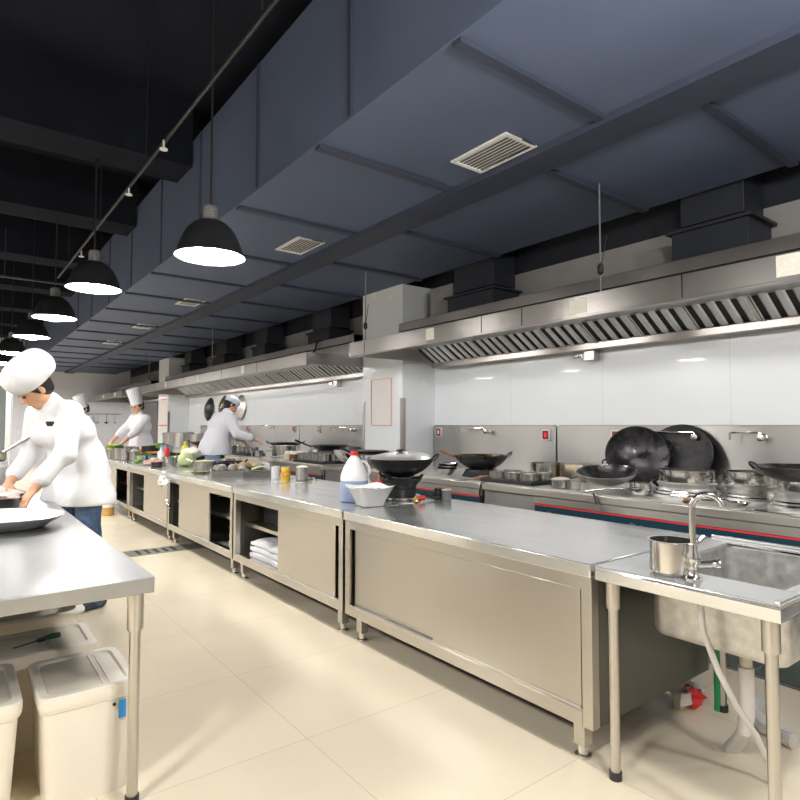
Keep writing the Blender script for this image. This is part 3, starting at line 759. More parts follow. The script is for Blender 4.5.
pot('small steel cup-shaped pot right of the shallow shiny wok',(4.22,Yx(639,4.22),RT),.075,.10,CHROME,rim=False,name='steel_cup',cat='cup',bulge=.006)
t=thing('skimmer','long flat-handled strainer lying across the range edge below the shiny wok','skimmer',(4.045,Yx(622,4.045),RT+.03))
e=Vector((4.045,Yx(583,4.0),0))-Vector((4.045,Yx(622,4.045),0))
mk('handle',G().tube([(0,0,.03),e*.5+Vector((0,0,.015)),e+Vector((-.02,0,-.018))],[.007,.008,.011],n=8),CHROME,t)
mk('strainer',G().shell(wok_prof(.05,.02,.003,4),c=(.04,-.05,.012),n=20),PAN,t)
single('poker',G().tube([(3.985,Yx(592,3.985),RT+.012),(3.975,Yx(595.5,3.975),RT-.07)],.008,n=8),DARKM,'short dark rod hooked over the range edge below the shiny wok','rod')
# leaning woks
def lean(loc,axis):
    return dirM(loc,axis)
def leaning_wok(label,c,axis,r,d,mi,loops):
    z=Vector(axis).normalized(); M=dirM((0,0,0),axis); base=Vector(c)-z*d
    t=wok(label,base,r,d,IRON,mi,loops=loops); t.rotation_euler=M.to_euler(); return t
leaning_wok('big black wok leaning on the backsplash with its hollow facing the room',(4.84,Yx(636,4.84),1.085),(-.80,-.50,.32),.262,.10,IRONIN,(angR*0+.35,math.pi+.35))
leaning_wok('larger black wok leaning behind the big one, showing its dark side',(5.0,Yx(676,5.0),1.07),(-.92,-.02,.36),.30,.07,IRON,(-1.3,))
def collar_ring(label,x,y,rc,rd):
    t=thing('wok_stand',label,'wok stand',(x,y,RT))
    mk('dome',G().shell([(rd+.02,0),(rd+.02,.02),(rd,.045),(rd-.03,.085),(rc+.02,.115),(rc,.125),(rc-.02,.12),(rd-.05,.08),(rd-.02,.04),(rd,.0)],n=40),ALU,t)
    rg=G()
    for k in range(4): rg.shell([(rd+.012-k*.019,.03+k*.02),(rd+.014-k*.019,.036+k*.02),(rd+.006-k*.019,.044+k*.02)],n=40)
    mk('ridge',rg,CHROME,t)
    mk('collar',G().shell([(rc,.12),(rc+.004,.13),(rc,.20),(rc+.008,.205),(rc+.008,.212),(rc-.006,.212),(rc-.006,.13),(rc-.006,.12)],n=40),CHROME,t)
collar_ring('wide ribbed steel wok stand with tall collar, behind the sink tap',4.34,Yx(685,4.34),.185,.215)
collar_ring('ribbed steel wok stand with collar, half behind the black wok at right',4.50,Yx(747,4.50),.155,.165)
collar_ring('steel wok stand underneath the black wok at the right edge',4.30,Yx(803,4.30),.15,.19)
wok('black wok with loop handle sitting on a steel stand at the right edge',(4.30,Yx(803,4.30),RT+.16),.30,.115,IRON,IRONIN,loops=(angL,angR))
ladle('shiny steel ladle bowl lying on the range edge right of the tap',(4.06,Yx(738,4.06),RT+.01),(-.9,.5),.22,.055)
single('metal_plate',G().box(-.04,.04,-.13,.13,0,.006),CHROME,'shiny flat steel strip on the range edge at right','strip',(4.06,Yx(765,4.06),RT),bev=.001)
single('food_scrap',G().blob((0,0,.014),.03,4,amp=.3,sx=1.8,sz=.5),CARD,'brown scrap of food on the range edge behind the tap','scrap',(4.08,Yx(686,4.08),RT))
# --- low stand in front of the pillar
t=thing('steel_stand','low steel stand between the ranges in front of the white pillar','stand',(RX,6.03,0))
mk('top',G().box(0,.635,.0,.955,.75,.80),STEEL,t,bev=.004); mk('body',G().box(.04,.63,.01,.945,.12,.749),STEELV,t)
for yy in (.08,.87):
    for xx in (.1,.56): mk('leg',G().lathe([(.022,0),(.022,.12)],c=(xx,yy,0),n=12),CHROME,t)
ST=.801
pot('brass-coloured bowl on the low stand behind the counter wok',(4.40,6.22,ST),.15,.13,mat('brassy_steel',(.34,.27,.15),.3,1,noise=.3),name='deep_bowl',cat='bowl')
def pile(label,x,y,m,ang,r=.13,z=ST,tilt=.7):
    t=wok(label,(x,y,z+.04),r,.05,m,None,name='shallow_pan',cat='pan'); t.rotation_euler=(tilt,0,ang); t.location.z=z+r*math.sin(tilt)+.002
pile('shiny shallow pan tilted in the pile behind the counter wok, leftmost',4.20,6.86,CHROME,.5)
pile('dull shallow pan tilted in the pile behind the counter wok, middle',4.15,6.60,PAN,.8)
pile('small dark pan tilted in the pile behind the counter wok, rightmost',4.15,6.36,DARKM,1.1,.10)
wok('flat dark wok on top of the pans in front of the white pillar',(4.38,6.42,ST+.15),.26,.06,IRON,BROWNI,stick=(angL,DARKM,.12))
# --- range behind the counter, left of the pillar
yy=7.35
t=thing('black_tray','long black tray with a row of steel jars left of the white pillar','tray',(4.24,yy+.15,RT))
mk('tray',G().box(-.19,.19,-.42,.42,0,.012).box(-.195,-.18,-.425,.425,0,.04).box(.18,.195,-.425,.425,0,.04).box(-.18,.18,-.425,-.41,0,.04).box(-.18,.18,.41,.425,0,.04),DARKM,t)
for a in range(2):
    for b in range(4):
        pot('steel jar of seasoning, %s row, %s, on the long black tray'%(['front','back'][a],['farthest','second from the far end','second from the near end','nearest'][b]),(4.24-.09+a*.18,yy+.46-b*.20,RT+.013),.082,.12,PAN,content=CAULI if (a+b)%2 else MEAT,lev=.8,group='steel seasoning jars on the long black tray',name='seasoning_jar',cat='jar')
wok('black frying wok with raised black handle left of the white pillar',(4.80,8.15,RT+.13),.30,.09,IRON,IRON,stick=(angL+.3,IRON,.25))
ring('tall black ring burner under the frying wok left of the white pillar',(4.80,8.15,RT),.18,.14)
for k,(dx,dy,mm,l) in enumerate(((0,0,BROWN,'brown seasoning jar on the range, front of the small group'),(.15,.08,ALU,'dull metal seasoning jar on the range, behind the brown one'),(.02,.24,BEIGE,'beige seasoning jar on the range, left of the brown one'))):
    tin(l,(4.18+dx,8.15+dy,RT),.075,.10,mm,content=CAULI)
pot('round steel stew pot with two ears on the range behind the tins',(4.45,9.05,RT+.0),.20,.20,PAN,loops=(angL,angR),content=CAULI,lev=.95)
pot('steel saucepan with long handle pointing to the stew pot',(4.17,9.50,RT),.10,.11,PAN,handle=(angR-.2,.25),name='saucepan')
# range of the cooking chef
t=thing('black_tray','black tray with a row of steel jars in front of the cooking chef','tray',(4.28,10.15,RT))
mk('tray',G().box(-.16,.16,-.36,.36,0,.012).box(-.165,-.15,-.365,.365,0,.04).box(.15,.165,-.365,.365,0,.04),DARKM,t)
for b in range(4):
    pot('steel jar, %s in the tray beside the cooking chef'%['farthest','second from the chef side','third from the chef side','nearest'][b],(4.28,10.15+.27-b*.18,RT+.013),.078,.14,PAN,content=CAULI,lev=.9,group='steel jars beside the cooking chef',name='seasoning_jar',cat='jar')
wok('black wok under the cooking chef\'s hands',(4.72,9.55,RT+.13),.30,.10,IRON,IRONIN,loops=(angL,angR))
ring('black ring burner under the cooking chef\'s wok',(4.72,9.55,RT),.18,.14)
lathe_thing('burner_pot','round dark steel pot with shiny spout at the cooking chef\'s right','pot',(4.22,10.75,RT),bowl_prof(.15,.16,.12),PAN)
pot('tall dull stock pot far down the range, leftmost',(4.45,14.6,RT),.29,.37,STEELV,name='stock_pot',group=None,loops=(0,math.pi))
pot('smaller stock pot right of the tall one far down the range',(4.45,13.45,RT),.15,.35,STEELV,name='stock_pot',loops=(0,math.pi))
pot('stock pot at the far end of the range, behind the standing chef',(4.5,15.5,RT),.24,.36,STEELV,name='stock_pot',loops=(0,math.pi))
wok('dark wok on the far range in front of the stock pots',(4.25,12.4,RT+.08),.30,.11,IRON,IRON,loops=(angL,angR))
ring('black ring burner in front of the stock pots',(4.25,12.4,RT),.2,.09)
# woks hung on the wall
for k,(y,r,z,m,l) in enumerate(((14.75,.30,1.77,IRON,'black wok hanging on the wall, leftmost of three'),(13.75,.29,1.78,BROWNI,'brown worn wok hanging on the wall, middle of three'),(12.75,.29,1.76,ALU,'grey wok hanging on the wall behind the cooking chef\'s cap'))):
    t=wok(l,(WX-.004,y,z),r,.10,m,m); t.rotation_euler=dirM((0,0,0),(-1,-.0,.0)).to_euler()
    t.location=(WX-.13,y,z); t.rotation_euler=dirM((0,0,0),(1,0,-.12)).to_euler()
    mk('hanging_ring',G().tube([(r*math.cos(0)+.0+.03*math.cos(a),.03*math.sin(a),.10) for a in [i*math.pi/5 for i in range(10)]],.006,n=6,closed=True),DARKM,t)

# ------------------------------------------------------------------ things on the counter
jx,jy=2.31,3.575
t=thing('plastic_jug','white plastic gallon jug with red cap, half full of blue liquid','jug',(jx,jy,CT))
jp=[(.080,0),(.092,.006),(.095,.03),(.095,.145)]
mk('liquid',G().lathe([(.088,0),(.0965,.006),(.0985,.03),(.0985,.150)],n=32),BLUELQ,t,label='blue liquid in the lower half')
mk('body',G().lathe([(.0985,.1502),(.0985,.175),(.093,.20),(.075,.245),(.050,.290),(.030,.318),(.022,.326),(.022,.335)],n=32),HDPE,t)
mk('cap',G().lathe([(.0265,.328),(.0275,.332),(.0275,.352),(.024,.356),(.001,.357)],n=20),RED,t,label='red screw cap')
u=Vector((.9,-.43,0))
mk('handle',G().tube([u*.055+Vector((0,0,.285)),u*.085+Vector((0,0,.275)),u*.108+Vector((0,0,.24)),u*.112+Vector((0,0,.205)),u*.095+Vector((0,0,.185))],.011,n=10),HDPE,t)
# square white bowl
t=thing('square_bowl','white square flared bowl with scraps in it beside the jug','bowl',(2.265,3.31,CT),R(-6)); t.scale=(1.12,1.12,1)
def sq(h,z,p=5):
    o=[]
    for i in range(48):
        a=2*math.pi*i/48; c,s=math.cos(a),math.sin(a); q=(abs(c)**p+abs(s)**p)**(-1/p); zz=z+.010*(q-1)/.15*(z>.1); o.append((h*q*c,h*q*s,zz))
    return o
rg=[sq(.062,0),sq(.068,.004),sq(.085,.05),sq(.122,.118),sq(.128,.124),sq(.126,.127),sq(.116,.118),sq(.08,.054),sq(.06,.012)]
vs=[p for r_ in rg for p in r_]; fs=[]
for a in range(len(rg)-1):
    for k in range(48): l=(k+1)%48; fs.append((a*48+k,a*48+l,a*48+48+l,a*48+48+k))
fs.append(tuple(reversed(range(48)))); fs.append(tuple(8*48+k for k in range(48)))
mk('bowl',G().raw(vs,fs),CERAM,t)
single('food_scraps',G().blob((0,0,.03),.055,2,amp=.3,sz=.35).blob((.04,.03,.045),.03,6,amp=.3,sz=.5),MUSH,'grey scraps inside the white square bowl','scraps',(2.265,3.32,CT+.052))
single('food_wrapper',G().blob((0,0,.02),.026,9,amp=.4,sz=.6),mat('turquoise_wrap',(.20,.60,.68),.4,noise=.15),'turquoise wrapper scrap inside the white square bowl','wrapper',(2.305,3.27,CT+.085))
# portable burner with covered wok
bx,by=2.67,3.50
t=thing('gas_burner','black portable gas burner standing on the counter','burner',(bx,by,CT))
mk('base',G().lathe([(.15,0),(.165,.006),(.165,.02),(.14,.028),(.13,.03)],n=32),PAN,t)
mk('drum',G().lathe([(.115,.028),(.12,.05),(.125,.075),(.115,.08),(.12,.10),(.15,.135),(.165,.15),(.16,.156),(.12,.15)],n=32),DARKM,t)
for k in range(4):
    a=k*math.pi/2+.4; mk('pan_support',G().tube([(.10*math.cos(a),.10*math.sin(a),.148),(.17*math.cos(a),.17*math.sin(a),.165),(.185*math.cos(a),.185*math.sin(a),.185)],.012,n=8),IRON,t)
wk=wok('black wok with ring handles under an aluminium lid on the portable burner',(bx,by,CT+.155),.255,.14,IRON,IRON,loops=(angR+.25,))
t=mk('wok_lid',G().shell([(.232,0),(.236,.004),(.232,.008),(.228,.004)],n=36),ALU,wk,label='dented aluminium lid'); t.location=(0,0,.143); t.scale=(1,1,.75); t.rotation_euler=(.05,-.09,0)
mk('dome',G().shell([(.232,0),(.236,.004),(.19,.03),(.10,.052),(.03,.058),(.001,.058),(.001,.054),(.03,.054),(.10,.048),(.19,.026),(.230,0)],n=36),ALU,t)
mk('knob',G().lathe([(.012,.056),(.012,.066),(.03,.072),(.032,.082),(.02,.088),(.001,.088)],n=16),DARKM,t)
t=wok('second dark wok tucked behind the covered one, handle sticking out',(bx+.10,by+.09,CT+.19),.21,.09,IRON,IRON,loops=(angR,angR-.4)); bpy.data.objects.remove(t.children[0]) if False else None
t.location=(4.3,5.55,RT+.002); t['label']='empty dark wok with two ring handles on the range beside the pillar'
single('gas_hose',G().tube([(bx+.10,by-.13,CT+.04),(bx+.13,by-.22,CT+.02),(bx+.20,by-.26,CT+.012),(bx+.235,by-.10,CT+.012),(bx+.235,by+.05,CT+.012)],.011,n=8),BLACK,'black gas hose curling from the portable burner','hose')
t=thing('gas_valve','small brass gas valve with red knob beside the burner','valve',(2.62,3.25,CT))
mk('body',G().lathe([(.02,0),(.024,.01),(.018,.03),(.008,.045)],n=14),mat('brass',(.55,.40,.15),.3,1,noise=.1),t)
mk('knob',G().cyl((.01,-.01,.03),(.05,-.035,.034),.017,n=12),RED,t,label='red knob')
tin('small dark spice jar with pale lid right of the burner',(2.86,3.20,CT),.035,.075,GLASSD,top=BEIGE,name='spice_jar',cat='jar')
tin('short black jar right of the burner, behind the spice jar',(2.91,3.33,CT),.04,.07,DARKM,top=BLACK,name='spice_jar',cat='jar')
bottle('red sauce jar with orange cap between the jug and the burner',(2.80,3.93,CT),.033,.15,RED,1,ORANGE,neck=.6)
bottle('slim white bottle standing just behind the jug',(2.70,3.97,CT),.03,.13,HDPE,1,HDPE,neck=.5)
# tins
tin('white tin, left one of three cans on the counter',(2.62,5.52,CT),.042,.125,mat('white_tin',(.84,.84,.88),.3,noise=.03),top=ALU)
tin('yellow labelled tin between the white tin and the steel canister',(2.655,5.36,CT),.046,.125,YELLOW,top=ALU,band=mat('tin_print',(.75,.35,.05),.4,noise=.5,nscale=(60,60,60)))
pot('steel canister heaped with white flakes, right of the yellow tin',(2.74,5.18,CT),.062,.135,PAN,content=CAULI,lev=1.02,name='canister',cat='canister')
# chopping knife and green bits
t=thing('knife','kitchen knife with pink and white handle lying on the counter edge','knife',(2.86,5.35,CT),R(118))
mk('blade',G().box(0,.20,-.015,.03,.001,.004),CHROME,t); mk('handle',G().box(-.12,0,-.006,.018,.001,.018),mat('pink_handle',(.80,.42,.52),.4,noise=.1),t,bev=.003)
def leaves(g,n,L,W,seed,spread,z=.0):
    rr=random.Random(seed)
    for i in range(n):
        a=rr.uniform(0,6.28); r=rr.uniform(0,spread); x,y=r*math.cos(a),r*math.sin(a); b=rr.uniform(0,6.28); t_=rr.uniform(.2,1.0)
        u=Vector((math.cos(b)*math.cos(t_),math.sin(b)*math.cos(t_),math.sin(t_)))*L*rr.uniform(.6,1); v=Vector((-math.sin(b),math.cos(b),rr.uniform(-.3,.3)))*W
        o=Vector((x,y,z+rr.uniform(0,.01)))
        g.raw([o,o+u*.5+v,o+u+Vector((0,0,-.2*L)),o+u*.5-v],[(0,1,2,3)])
    return g
def herb(name,label,loc,L,W,n,spread,m,cat='herbs',seed=1):
    g=leaves(G(),n,L,W,seed,spread); o=single(name,g,m,label,cat,loc); o['kind']='stuff'; return o
herb('spring_onion','bright green leaf scraps beside the vegetable tray',(2.82,5.95,CT),.09,.02,14,.05,GREEN)
herb('spring_onion','green onion scraps beside the knife',(2.80,5.12,CT),.08,.012,12,.05,GREEN,seed=4)
# vegetable tray
TRX,TRY=2.50,6.10
t=thing('steel_tray','rectangular steel tray heaped with vegetables on the counter','tray',(TRX,TRY,CT),R(-18))
h=.065; 
mk('tray',G().box(-.31,.31,-.19,.19,0,.006).box(-.314,-.308,-.194,.194,0,h).box(.308,.314,-.194,.194,0,h).box(-.308,.308,-.194,-.188,0,h).box(-.308,.308,.188,.194,0,h).box(-.325,.325,-.204,-.188,h,h+.004).box(-.325,.325,.188,.204,h,h+.004).box(-.325,-.308,-.188,.188,h,h+.004).box(.308,.325,-.188,.188,h,h+.004),PAN,t)
def intray(x,y): 
    c,s=math.cos(R(-18)),math.sin(R(-18)); return (TRX+x*c-y*s,TRY+x*s+y*c)
rr=random.Random(3)
ML=['grey mushroom at the left front of the vegetable tray','grey mushroom at the left back of the vegetable tray','darker mushroom beside the front left one in the tray','pale mushroom in the middle left of the tray','large mushroom against the left end of the tray','small mushroom near the leafy heads in the tray']
for i,(x,y,r) in enumerate(((-.22,-.12,.055),(-.20,.10,.055),(-.10,-.13,.05),(-.09,.02,.055),(-.25,-.01,.05),(.0,-.12,.045))):
    px,py=intray(x,y); t=thing('mushroom',ML[i],'mushroom',(px,py,CT+.008),0,'mushrooms in the vegetable tray')
    mk('stem',G().lathe([(r*.45,0),(r*.35,.05),(r*.4,.07)],n=10),BEIGE,t)
    mk('cap',G().shell([(.001,.065),(r*.5,.062),(r,.068),(r*.95,.09),(r*.6,.112),(.001,.12)],n=16),MUSH if i%2 else mat('mushroom_dark',(.22,.19,.18),.6,noise=.3),t)
for i,(x,y,l) in enumerate(((.04,.07,'pale leafy head in the middle of the vegetable tray'),(.13,-.02,'beige leafy head right of the middle in the vegetable tray'),(.02,-.03,'pale curled head at the front of the vegetable tray'))):
    px,py=intray(x,y); g=G().blob((0,0,.06),.06,i+20,amp=.3); leaves(g,30,.15,.045,i+5,.04,.06); single('leafy_head',g,BEIGE,l,'vegetable',(px,py,CT+.01))
px,py=intray(.24,.02); single('plastic_pouch',G().blob((0,0,.06),.075,8,amp=.22,sx=.9,sz=.8),mat('frosted_bag',(.72,.76,.74),.25,noise=.08,alpha=.9),'frosted plastic pouch at the right end of the vegetable tray','pouch',(px,py,CT+.015))
px,py=intray(.15,-.14); herb('green_onion','dark green leaves along the front of the vegetable tray',(px,py,CT+.05),.13,.018,16,.08,GREEN,seed=8)
px,py=intray(.18,-.15); single('onion_stalk',G().tube([(-.10,0,.05),(0,.0,.075),(.08,.02,.06),(.12,.05,.02)],.010,n=8),CAULI,'white onion stalk curving along the front of the vegetable tray','stalk',(px,py,CT+.03))
# pots left of the tray
pot('steel pot of creamy mash with long handle left of the vegetable tray',(2.36,6.86,CT),.125,.13,PAN,content=CABB,lev=.97,handle=(angL-.5,.17))
pot('flat black pan behind the pot and the vegetable tray',(2.80,6.72,CT),.17,.09,IRON,name='frying_pan',content=IRONIN,lev=.85)
lathe_thing('steel_plate','small brown stained dish in front of the pot of mash','dish',(2.22,6.62,CT),bowl_prof(.10,.03,.06),mat('stained_dish',(.42,.36,.22),.3,.8,noise=.3))
# cabbages
t=thing('cabbage','pale green round cabbage at the counter front below the cauliflower','cabbage',(2.47,7.93,CT))
g=G().blob((0,0,.095),.10,31,amp=.06,n=18); mk('head',g,CABB,t); mk('outer_leaf',leaves(G(),16,.12,.06,9,.05,.02),LGREEN,t)
t=thing('cauliflower','white cauliflower resting behind the pale green cabbage','cauliflower',(2.62,8.12,CT))
mk('head',G().blob((0,0,.17),.10,33,amp=.12,n=18,sx=1.3,sz=.75),CAULI,t); mk('stalk',G().lathe([(.05,0),(.06,.12)],n=12),CABB,t)
lathe_thing('steel_bowl','steel bowl of dark greens left of the cabbage','bowl',(2.40,8.33,CT),bowl_prof(.125,.11,.07),PAN)
herb('salad_greens','dark salad greens in the bowl left of the cabbage',(2.40,8.33,CT+.05),.12,.035,26,.07,GREEN,seed=12)
lathe_thing('serving_plate','flat pale plate of pink meat at the counter front','plate',(2.25,8.55,CT),[(.001,0),(.09,0),(.15,.018),(.148,.022),(.09,.006),(.001,.006)],CERAM)
for k in range(5):
    single('meat_piece',G().blob((0,0,.028),.045,40+k,amp=.25,sx=1.4,sz=.62),MEAT,['pink meat piece at the centre of the pale plate','pink meat piece on the left of the pale plate','pink meat piece on the right of the pale plate','pink meat piece at the back of the pale plate','pink meat piece at the front of the pale plate'][k],'meat',(2.25+[0,-.07,.07,.03,-.02][k],8.55+[0,.04,-.05,.07,-.075][k],CT+.012+(.03 if k==0 else 0)),group='meat pieces on the pale plate')
bottle('white squeeze bottle behind the plate of meat',(2.46,9.02,CT),.05,.22,HDPE,1,HDPE,neck=.25)
bottle('red ketchup bottle right of the white squeeze bottle',(2.66,9.45,CT),.045,.26,RED,1,BROWN)
bottle('yellow-green oil bottle with white label standing tall behind the cauliflower',(2.86,9.20,CT),.055,.30,YGREEN,1,YELLOW,band=HDPE)
bottle('dark brown soy bottle right of the yellow-green bottle',(2.88,8.75,CT),.045,.24,BROWN,1,ORANGE)
wok('dark wok lying on the counter behind the red ketchup bottle',(2.72,9.75,CT+.0),.22,.10,IRON,IRONIN,stick=(angR,DARKM,.2))
pot('blue plastic tub between the cauliflower and the pan',(2.86,8.0,CT),.10,.12,mat('blue_grey_tub',(.20,.28,.42),.4,noise=.1),name='plastic_tub',cat='tub')
pot('teal plastic tub behind the low steel pan',(2.45,9.30,CT),.10,.09,mat('teal_tub',(.05,.28,.30),.4,noise=.1),name='plastic_tub',cat='tub')
# row of steel cans with herbs, far left of the counter
CL=['steel can of green herbs at the counter front, leftmost','steel can of green herbs second in the front row','steel can of green herbs third in the front row','steel can with no herbs at the end of the front row','steel can behind the front row of herb cans, left','steel can behind the front row of herb cans, right']
for k,(x,y) in enumerate(((2.11,10.66),(2.13,10.44),(2.12,10.2),(2.16,9.94),(2.40,10.62),(2.38,10.34))):
    pot(CL[k],(x,y,CT),.085,.19,PAN,group='steel cans at the far end of the counter',name='steel_can',cat='can')
    if k<3: herb('fresh_herbs',['bright green herbs in the leftmost front can','bright green herbs in the second front can','bright green herbs in the third front can'][k],(x,y,CT+.15),.15,.05,26,.06,LGREEN if k<2 else GREEN,seed=50+k)
for k,(x,y,h_,m,l) in enumerate(((2.30,9.75,.13,PAN,'small steel dish stack at the counter front left of the meat plate'),(2.30,9.45,.10,PAN,'low steel pan at the counter front left of the meat plate'),(2.62,10.35,.2,DARKM,'dark tall container among the far cans'))):
    pot(l,(x,y,CT),.11,h_,m,name='steel_dish',cat='dish')
herb('green_salad','mixed green and dark leaves in the low steel pan',(2.30,9.45,CT+.07),.13,.04,24,.07,GREEN,seed=66)
lathe_thing('cake_plate','cream heap of noodles on a dish among the far cans','noodles',(2.60,10.0,CT),[(.001,0),(.10,0),(.13,.04),(.10,.12),(.05,.16),(.001,.17)],BEIGE) if False else None
single('carton','' and G() or G().box(-.11,.11,-.14,.14,0,.15),ORANGE,'orange carton at the far end of the counter','carton',(2.60,10.66,CT),.3,bev=.004)
pot('round blue tub among the far cans',(2.85,10.15,CT),.10,.22,BLUE,name='plastic_tub',cat='tub')
single('dough_heap',G().blob((0,0,.13),.16,71,amp=.2,n=16,sz=.8),BEIGE,'beige heap of noodles among the far cans','noodles',(2.62,11.2,CT)) if False else None
t=thing('salad_bowl','wide bowl of lettuce at the far back of the counter','salad',(2.84,10.55,CT))
mk('bowl',G().shell(bowl_prof(.17,.16,.09),n=28),CHROME,t); mk('lettuce',leaves(G().blob((0,0,.15),.12,72,amp=.2,sz=.5),40,.16,.06,73,.1,.16),LGREEN,t)
lathe_thing('food_dish','deep orange dish among the far cans','dish',(2.58,9.95,CT),bowl_prof(.12,.12,.07),ORANGE)
# things inside and under the counters
def folded(label,loc,w,d,h,rz,seed,group='folded white cloths in the open bay'):
    rr=random.Random(seed); g=G(); n=3
    for i in range(n):
        z0=h*i/n; s=1-.04*i
        pts=[]
        N=8; M_=6; vs=[]; fs=[]
        for a in range(N+1):
            for b in range(M_+1):
                x=-w/2*s+w*s*a/N; y=-d/2*s+d*s*b/M_
                e=1-max(abs(2*a/N-1),abs(2*b/M_-1))**6*.4
                vs.append((x+.006*math.sin(5*y/d+i),y,z0+h/n*e+.006*math.sin(9*x/w+seed+i*2)*math.cos(6*y/d)))
        for a in range(N):
            for b in range(M_): q=a*(M_+1)+b; fs.append((q,q+1,q+M_+2,q+M_+1))
        k=len(vs); 
        bd=[a*(M_+1) for a in range(N+1)]+[N*(M_+1)+b for b in range(1,M_+1)]+[a*(M_+1)+M_ for a in range(N-1,-1,-1)]+[b for b in range(M_-1,0,-1)]
        low=[(vs[j][0],vs[j][1],z0) for j in bd]; vs+=low
        for j in range(len(bd)): l=(j+1)%len(bd); fs.append((bd[j],bd[l],k+l,k+j))
        g.raw(vs,fs)
    return single('folded_cloth',g,CLOTHW,label,'cloth',loc,rz,group)
folded('folded white cloth in the open bay, left one of the pair',(2.24,4.76,.206),.26,.36,.15,.05,1)
folded('folded white cloth in the open bay, right one of the pair',(2.23,4.40,.206),.26,.34,.15,-.06,2)
folded('white cloth bundle low inside the dark open bay below the vegetable tray',(2.24,5.34,.206),.22,.26,.22,.1,3,None)
for k in range(4):
    single('white_box',G().box(-.11,.11,-.14,.14,0,.055),CERAM,['lowest white box stacked in the open bay near the floor bottle','second white box up in the stack','third white box up in the stack','topmost white box of the stack in the open bay'][k],'box',(2.22,8.36,.206+k*.0575),.04*(-1)**k,'stacked white boxes in the open bay',bev=.004)
single('cloth_bundle',G().blob((0,0,.09),.08,81,amp=.2,sy=1.3),CLOTHW,'crumpled white cloth on the shelf of the far open bay','cloth',(2.24,8.38,.488))
single('storage_box',G().box(-.12,.12,-.14,.14,0,.14),mat('dark_red_box',(.16,.03,.04),.5,noise=.2),'dark red box on the shelf of the tall dark gap','box',(2.25,9.5,.481),bev=.004)
single('storage_box',G().box(-.10,.12,-.14,.14,0,.12),mat('dark_green_box',(.04,.08,.06),.5,noise=.2),'dark box on the upper shelf behind the white cloth bundle','box',(2.5,8.5,.481),bev=.004)
single('dark_crate',G().box(-.3,.3,-.35,.35,0,.15),BLACK,'black crate on the upper shelf above the folded cloths','crate',(2.55,4.62,.481),bev=.004)
t=thing('hanging_rag','white rag and utensils hooked on the counter edge','rag',(1.985,6.98,.60))
g=G().blob((-.03,.10,.10),.055,91,amp=.3,sy=1.7); g.blob((-.025,0,.09),.04,92,amp=.3)
mk('rag',g,CLOTHW,t); mk('hook',G().box(-.012,.012,-.10,.16,.095,.11),CHROME,t)
ut=G()
for k in range(3): ut.cyl((-.012,-.03-k*.035,.10),(-.012,-.03-k*.035,-.10-.03*k),.006,n=6); ut.lathe([(.001,-.02),(.02,-.01),(.022,.01),(.001,.03)],c=(-.012,-.03-k*.035,-.12-.03*k),n=10)
mk('utensil',ut,CHROME,t)
t=thing('jar','plastic jar of orange sauce with pale lid on the floor under the far counter','jar',(1.90,9.72,0))
mk('body',G().lathe([(.075,0),(.085,.01),(.085,.12),(.075,.13)],n=20),mat('orange_sauce',(.62,.36,.10),.3,noise=.1),t); mk('lid',G().lathe([(.086,.122),(.088,.125),(.088,.19),(.08,.196),(.001,.196)],n=20),HDPE,t)
# pot by the tap
pot('tall shiny steel pot on the sink rim beside the tap',(2.125,1.135,.8005),.078,.122,CHROME,rim=True,handle=(angR+.2,.055),name='steel_pot')

# ------------------------------------------------------------------ left table and bins
t=thing('oval_platter','large white oval platter at the left end of the work table','platter',(.225,3.80,CT),R(38)); t.scale=(1,1,1.25)
pr=[(.001,0),(.215,0),(.225,.004),(.265,.022),(.318,.046),(.325,.051),(.318,.053),(.255,.032),(.21,.014),(.001,.012)]
mk('plate',G().shell(pr,n=56,sx=.80,sy=1.0),CERAM,t)
t=thing('steel_basin','wide shallow basin of sliced fish in front of the bending chef','basin',(.22,4.72,CT))
mk('basin',G().shell([(.001,0),(.16,0),(.235,.075),(.242,.077),(.236,.081),(.16,.008),(.001,.008)],n=40),CHROME,t)
rr=random.Random(5)
FL=['pale fish slice, topmost in the basin','pale fish slice at the right of the basin','pinkish fish slice at the front of the basin','pale fish slice at the back of the basin','pink edged fish slice at the left of the basin','fish slice beside the chef\'s hand']
for k,(x,y,z) in enumerate(((0,0,.125),(.11,-.02,.10),(.04,-.11,.095),(0,.11,.10),(-.11,0,.095),(.09,.09,.095))):
    single('fish_slice',G().blob((0,0,.02),.075,100+k,amp=.25,sx=1.5,sz=.35),FISHM,FL[k],'fish',(.22+x,4.72+y,CT+z-.03),rr.uniform(0,3),'fish slices in the basin')
t=thing('plastic_bucket','white bucket on the far left of the work table','bucket',(.10,4.30,CT)); t.location=(.19,5.22,CT)
mk('body',G().shell([(.001,0),(.12,0),(.145,.27),(.152,.272),(.152,.282),(.138,.282),(.115,.008),(.001,.008)],n=32),HDPE,t)
mk('rim',G().shell([(.149,.235),(.156,.24),(.156,.25),(.149,.255)],n=32),HDPE,t)
t=pot('steel saucepan with long straight handle sitting on the white bucket',(.19,5.22,CT+.283),.14,.07,mat('tan_pan_steel',(.42,.38,.30),.3,1,noise=.2),name='saucepan')
mk('long_handle',G().tube([(.10,-.08,.055),(.16,-.12,.10),(.28,-.21,.19)],[.010,.011,.013],n=10),HOODM,t)
